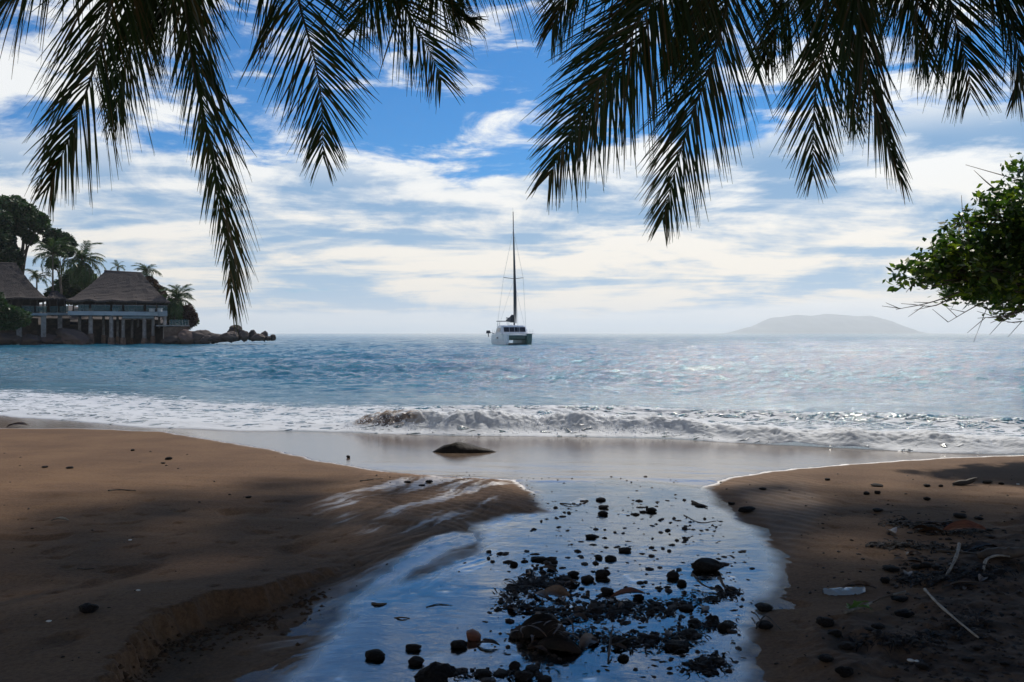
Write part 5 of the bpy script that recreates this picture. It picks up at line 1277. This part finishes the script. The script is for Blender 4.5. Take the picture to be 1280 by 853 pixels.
for a in [(1075, 737, 40, -0.3, 'brown curled leaf lying against the plastic wrapper'), (610, 808, 30, -0.25, 'flat brown leaf in the water right of the reddish husk'), (75, 652, 22, 0.1, 'pale dry leaf on the shaded left sand', None, 'pale_wood'),
          (695, 746, 44, -0.6, 'pale striped leaf sheath at the left end of the litter band', None, 'dead', 0.5), (655, 793, 40, 0.4, 'dark wet leaf at the left of the large palm husk'), (735, 806, 46, 1.0, 'crumpled dark leaf in the lower litter pile near the large palm husk', None, None, 0.4),
          (785, 748, 44, 0.05, 'long reddish leaf stretched along the upper side of the litter band', None, 'rust'), (1228, 690, 46, 0.2, 'dark curled leaf right of the middle litter heap'), (1205, 666, 50, -0.2, 'reddish brown leaf over the upper litter heap', None, 'rust', 0.3),
          (22, 534, 26, 0.1, 'dark leaf at the wet edge of the sand at the far left')]:
    leaf(*a)
rl = random.Random(77)
for i in range(30):
    px, py = rl.choice([(rl.uniform(640, 900), rl.gauss(764, 7)), (rl.uniform(650, 860), rl.gauss(805, 10)), (rl.uniform(650, 720), rl.gauss(735, 10))])
    leaf(px, py, rl.uniform(16, 32), rl.uniform(0, 6.28), 'dark wet leaf tangled in the litter of the stream', 'leaves in the stream litter', None, rl.uniform(-0.5, 0.5))
for i in range(18):
    px, py = rl.choice([(rl.uniform(1110, 1235), rl.gauss(662, 4)), (rl.uniform(1120, 1270), rl.gauss(695, 8)), (rl.uniform(1130, 1275), rl.gauss(725, 8))])
    leaf(px, py, rl.uniform(14, 30), rl.uniform(0, 6.28), 'dark leaf tangled in the litter heaps on the right sand', 'leaves in the right heaps', None, rl.uniform(-0.5, 0.5))

# the larger individual pieces
o = put(rock_mesh('ridged_rock', 561, 4, 0.55, 0.8, 1.5, 9), 'ridged_rock', 543, 862, 54, 44, rz=0.75, label='big ridged angular rock at the bottom edge of the stream', cat='rock', tilt=(0.1, -0.35)); o.data.materials.append(MAT['stone'])
o = put(rock_mesh('reddish_husk', 556, 3, 0.35, 0.9, 1.0, 6), 'reddish_husk', 589, 802, 22, 21, rz=0.4, label='upright reddish piece of husk in the near stream', cat='husk', tilt=(0.2, 0.3)); o.data.materials.append(MAT['rust'])
def palm_husk():
    x, y, z = on_sand(676, 806); k = y/F; root = empty('palm_husk', (x, y, z)); tag(root, 'large dark curled palm husk lying in the near stream', 'husk')
    for name, dx, dy, L, W, Hh, rz, mat in (('husk_shell', 2, 8, 66, 46, 36, 0.2, 'husk'), ('husk_lid', 22, -12, 56, 26, 20, -0.25, 'husk'), ('husk_stub', -28, 12, 26, 18, 12, 0.6, 'stone_b')):
        V = []; Fc = []; n, m = 16, 14; r = random.Random(L)
        for i in range(n+1):
            f = i/n; w = math.sin(math.pi*min(0.97, 0.04+0.93*f))**0.6
            for j in range(m):
                a = -0.5+math.pi*1.05*j/(m-1)+0.0; rr = 1+0.10*math.sin(9*a+f*3)+r.uniform(-0.05, 0.05)
                V.append(((f-0.5)*L*k, math.cos(a)*W*0.5*k*w*rr, max(-0.01, math.sin(a)*Hh*0.9*k*w*rr)))
        for i in range(n):
            for j in range(m-1): Fc.append((i*m+j, i*m+j+1, (i+1)*m+j+1, (i+1)*m+j))
        me = from_lists(name, V, Fc, True); o = link(name, me, MAT[mat], root); o.location = (dx*k, dy*k*2, 0); o.rotation_euler = (0, 0.08, rz)
        mod = o.modifiers.new('thick', 'SOLIDIFY'); mod.thickness = 0.006
    m = MB(); rr = random.Random(4)
    for i in range(16):
        a = rr.uniform(0, 6.28); p = Vector((rr.uniform(-30, 40)*k, rr.uniform(-16, 14)*k, rr.uniform(6, 30)*k)); strip(m, p, a, rr.uniform(20, 44)*k, rr.uniform(1.5, 4)*k, rr, 0.25, 0.01)
    m.build('fibre_strands', MAT['dead'], root)
palm_husk()
def shore_rock():
    x, y, z = on_sand(580, 567); k = y/F; n, m = 22, 16; rings = []
    for i in range(n+1):
        f = i/n; px = -42+84*f; hgt = np.interp(f, [0, .08, .2, .36, .5, .7, .9, 1], [0.0, 4, 9.5, 12.5, 11, 7.5, 3, 0.0]); wid = np.interp(f, [0, .2, .5, .8, 1], [4, 24, 30, 20, 2])
        rings.append([(px*k, math.cos(a)*wid*0.5*k*(1+0.12*math.sin(3*a+f*9)), math.sin(a)*hgt*k*(1+0.10*math.sin(5*a+f*14)) if math.sin(a) > 0 else math.sin(a)*2*k) for a in np.linspace(0, 2*math.pi, m, endpoint=False)])
    o = MB().loft(rings).build('shore_rock', MAT['stone'], None, True); o.location = (x, y+0.2, z-0.01); tag(o, 'dark sloping rock slab lying on the wet sand before the breaking wave', 'rock')
shore_rock()
def driftwood():
    x, y, z = on_sand(1207, 607); k = y/F; mb = MB(); mb.tube(catmull([(-16*k, 0, 1.5*k), (-6*k, 0, 3*k), (4*k, 2*k, 4*k), (16*k, 3*k, 8.5*k)], 12), [1.6*k, 2.6*k, 3.4*k, 3.8*k, 3.6*k, 3.4*k, 3.2*k, 3.2*k, 3.4*k, 3.0*k, 2.4*k, 1.2*k], 8)
    o = mb.build('driftwood', MAT['twig'], None, True); o.location = (x, y, z); tag(o, 'small dark driftwood piece with a raised end on the upper right sand', 'driftwood')
    x, y, z = on_sand(1250, 700); k = y/F; mb = MB(); r = random.Random(3)
    mb.tube(catmull([(-26*k, 0, 4*k), (-8*k, 4*k, 6*k), (14*k, 5*k, 6*k), (44*k, 8*k, 8*k)], 16), [k*(3+4.2*math.sin(0.3+2.6*i/15))*r.uniform(0.88, 1.12) for i in range(16)], 10)
    mb.tube([(8*k, 4*k, 8*k), (14*k, 3*k, 15*k)], [2.5*k, 1*k], 6)
    o = mb.build('driftwood', MAT['twig'], None, True); o.location = (x, y, z); tag(o, 'thick dark log at the right edge behind the curved pale branch', 'driftwood')
driftwood()
def wrapper():
    x, y, z = on_sand(1055, 741); k = y/F; n, m = 22, 12; V = []; Fc = []
    for i in range(n+1):
        for j in range(m+1):
            f = i/n-0.5; s = j/m-0.5; w = 1-abs(2*f)**3*0.7
            V.append((f*56*k, s*26*k*w+f*10*k, (3+3*math.cos(2*s*3.14)+2.5*pn(np.array(f*9.), np.array(s*6.+3))+1.5*pn(np.array(f*20.), np.array(s*14.)))*k*0.8))
    for i in range(n):
        for j in range(m): Fc.append((i*(m+1)+j, (i+1)*(m+1)+j, (i+1)*(m+1)+j+1, i*(m+1)+j+1))
    o = link('plastic_wrapper', from_lists('plastic_wrapper', V, Fc, True), MAT['plastic']); o.location = (x, y, z+0.004); tag(o, 'shiny pale plastic wrapper lying flat on the right sand', 'wrapper')
wrapper()
def sprig():
    pts = [(1056, 769, 4), (1080, 764, 6), (1105, 753, 6), (1132, 745, 5)]; P = []
    for px, py, hp in pts:
        x, y, z = on_sand(px, py); P.append(Vector((x, y, z+hp*y/F)))
    root = empty('green_sprig', P[0]); tag(root, 'broken sprig with a few green leaves on the near right sand', 'sprig'); k = P[0].y/F
    C = catmull([p-P[0] for p in P], 16); MB().tube(C, [2.2*k*(1-0.5*i/15) for i in range(16)], 7).build('stem', MAT['pale_wood'], root, True)
    MB().tube(catmull([C[7], C[7]+np.array([10*k, -6*k, 8*k]), C[7]+np.array([26*k, -4*k, 12*k])], 8), 1.1*k, 6).build('side_stem', MAT['twig'], root, True)
    r = random.Random(8)
    for i in range(7):
        o = bpy.data.objects.new('leaf', LEAFM[i % 3]); COL.objects.link(o); o.parent = root; c = Vector(C[2+i % 4]); o.location = c+Vector((r.uniform(-6, 10)*k, r.uniform(-8, 8)*k, 1*k))
        o.scale = (r.uniform(14, 22)*k,)*3; o.rotation_euler = (r.uniform(-.5, .5), r.uniform(-.5, .2), r.uniform(0, 6.28)); o.material_slots[0].link = 'OBJECT'; o.material_slots[0].material = MAT['green_leaf']
sprig()
SH = rock_mesh('shell', 700, 2, 0.25, 0.5, 1.2, 3); SH.materials.append(MAT['shell'])
for px, py, w, lb in [(1140, 823, 10, 'larger white shell piece at the bottom right'), (1147, 826, 7, 'smaller white shell piece right of the larger one at the bottom right'), (1273, 606, 4, 'tiny white shell by the right edge of the upper sand'), (172, 742, 6, 'pale shell sliver on the shaded left sand'), (60, 778, 7, 'pale shell bit left below the lone dark stone'), (162, 676, 5, 'pale shell bit on the crest of the left sand')]:
    put(SH, 'shell', px, py, w, w*0.45, label=lb, cat='shell')

# ------------------------------------------------------------------ the hazy air over the sea
def haze():
    m = bpy.data.materials.new('haze'); m.use_nodes = True; n = m.node_tree.nodes; n.remove(n['Principled BSDF'])
    v = n.new('ShaderNodeVolumePrincipled'); v.inputs['Density'].default_value = HAZE; v.inputs['Color'].default_value = (0.96, 0.96, 0.96, 1); v.inputs['Anisotropy'].default_value = 0.35
    m.node_tree.links.new(v.outputs[0], n['Material Output'].inputs['Volume'])
    o = MB().box((0, 8700, 185), (52000, 17800, 400)).build('haze', m); o['kind'] = 'stuff'
HAZE = 0.86e-4
haze()
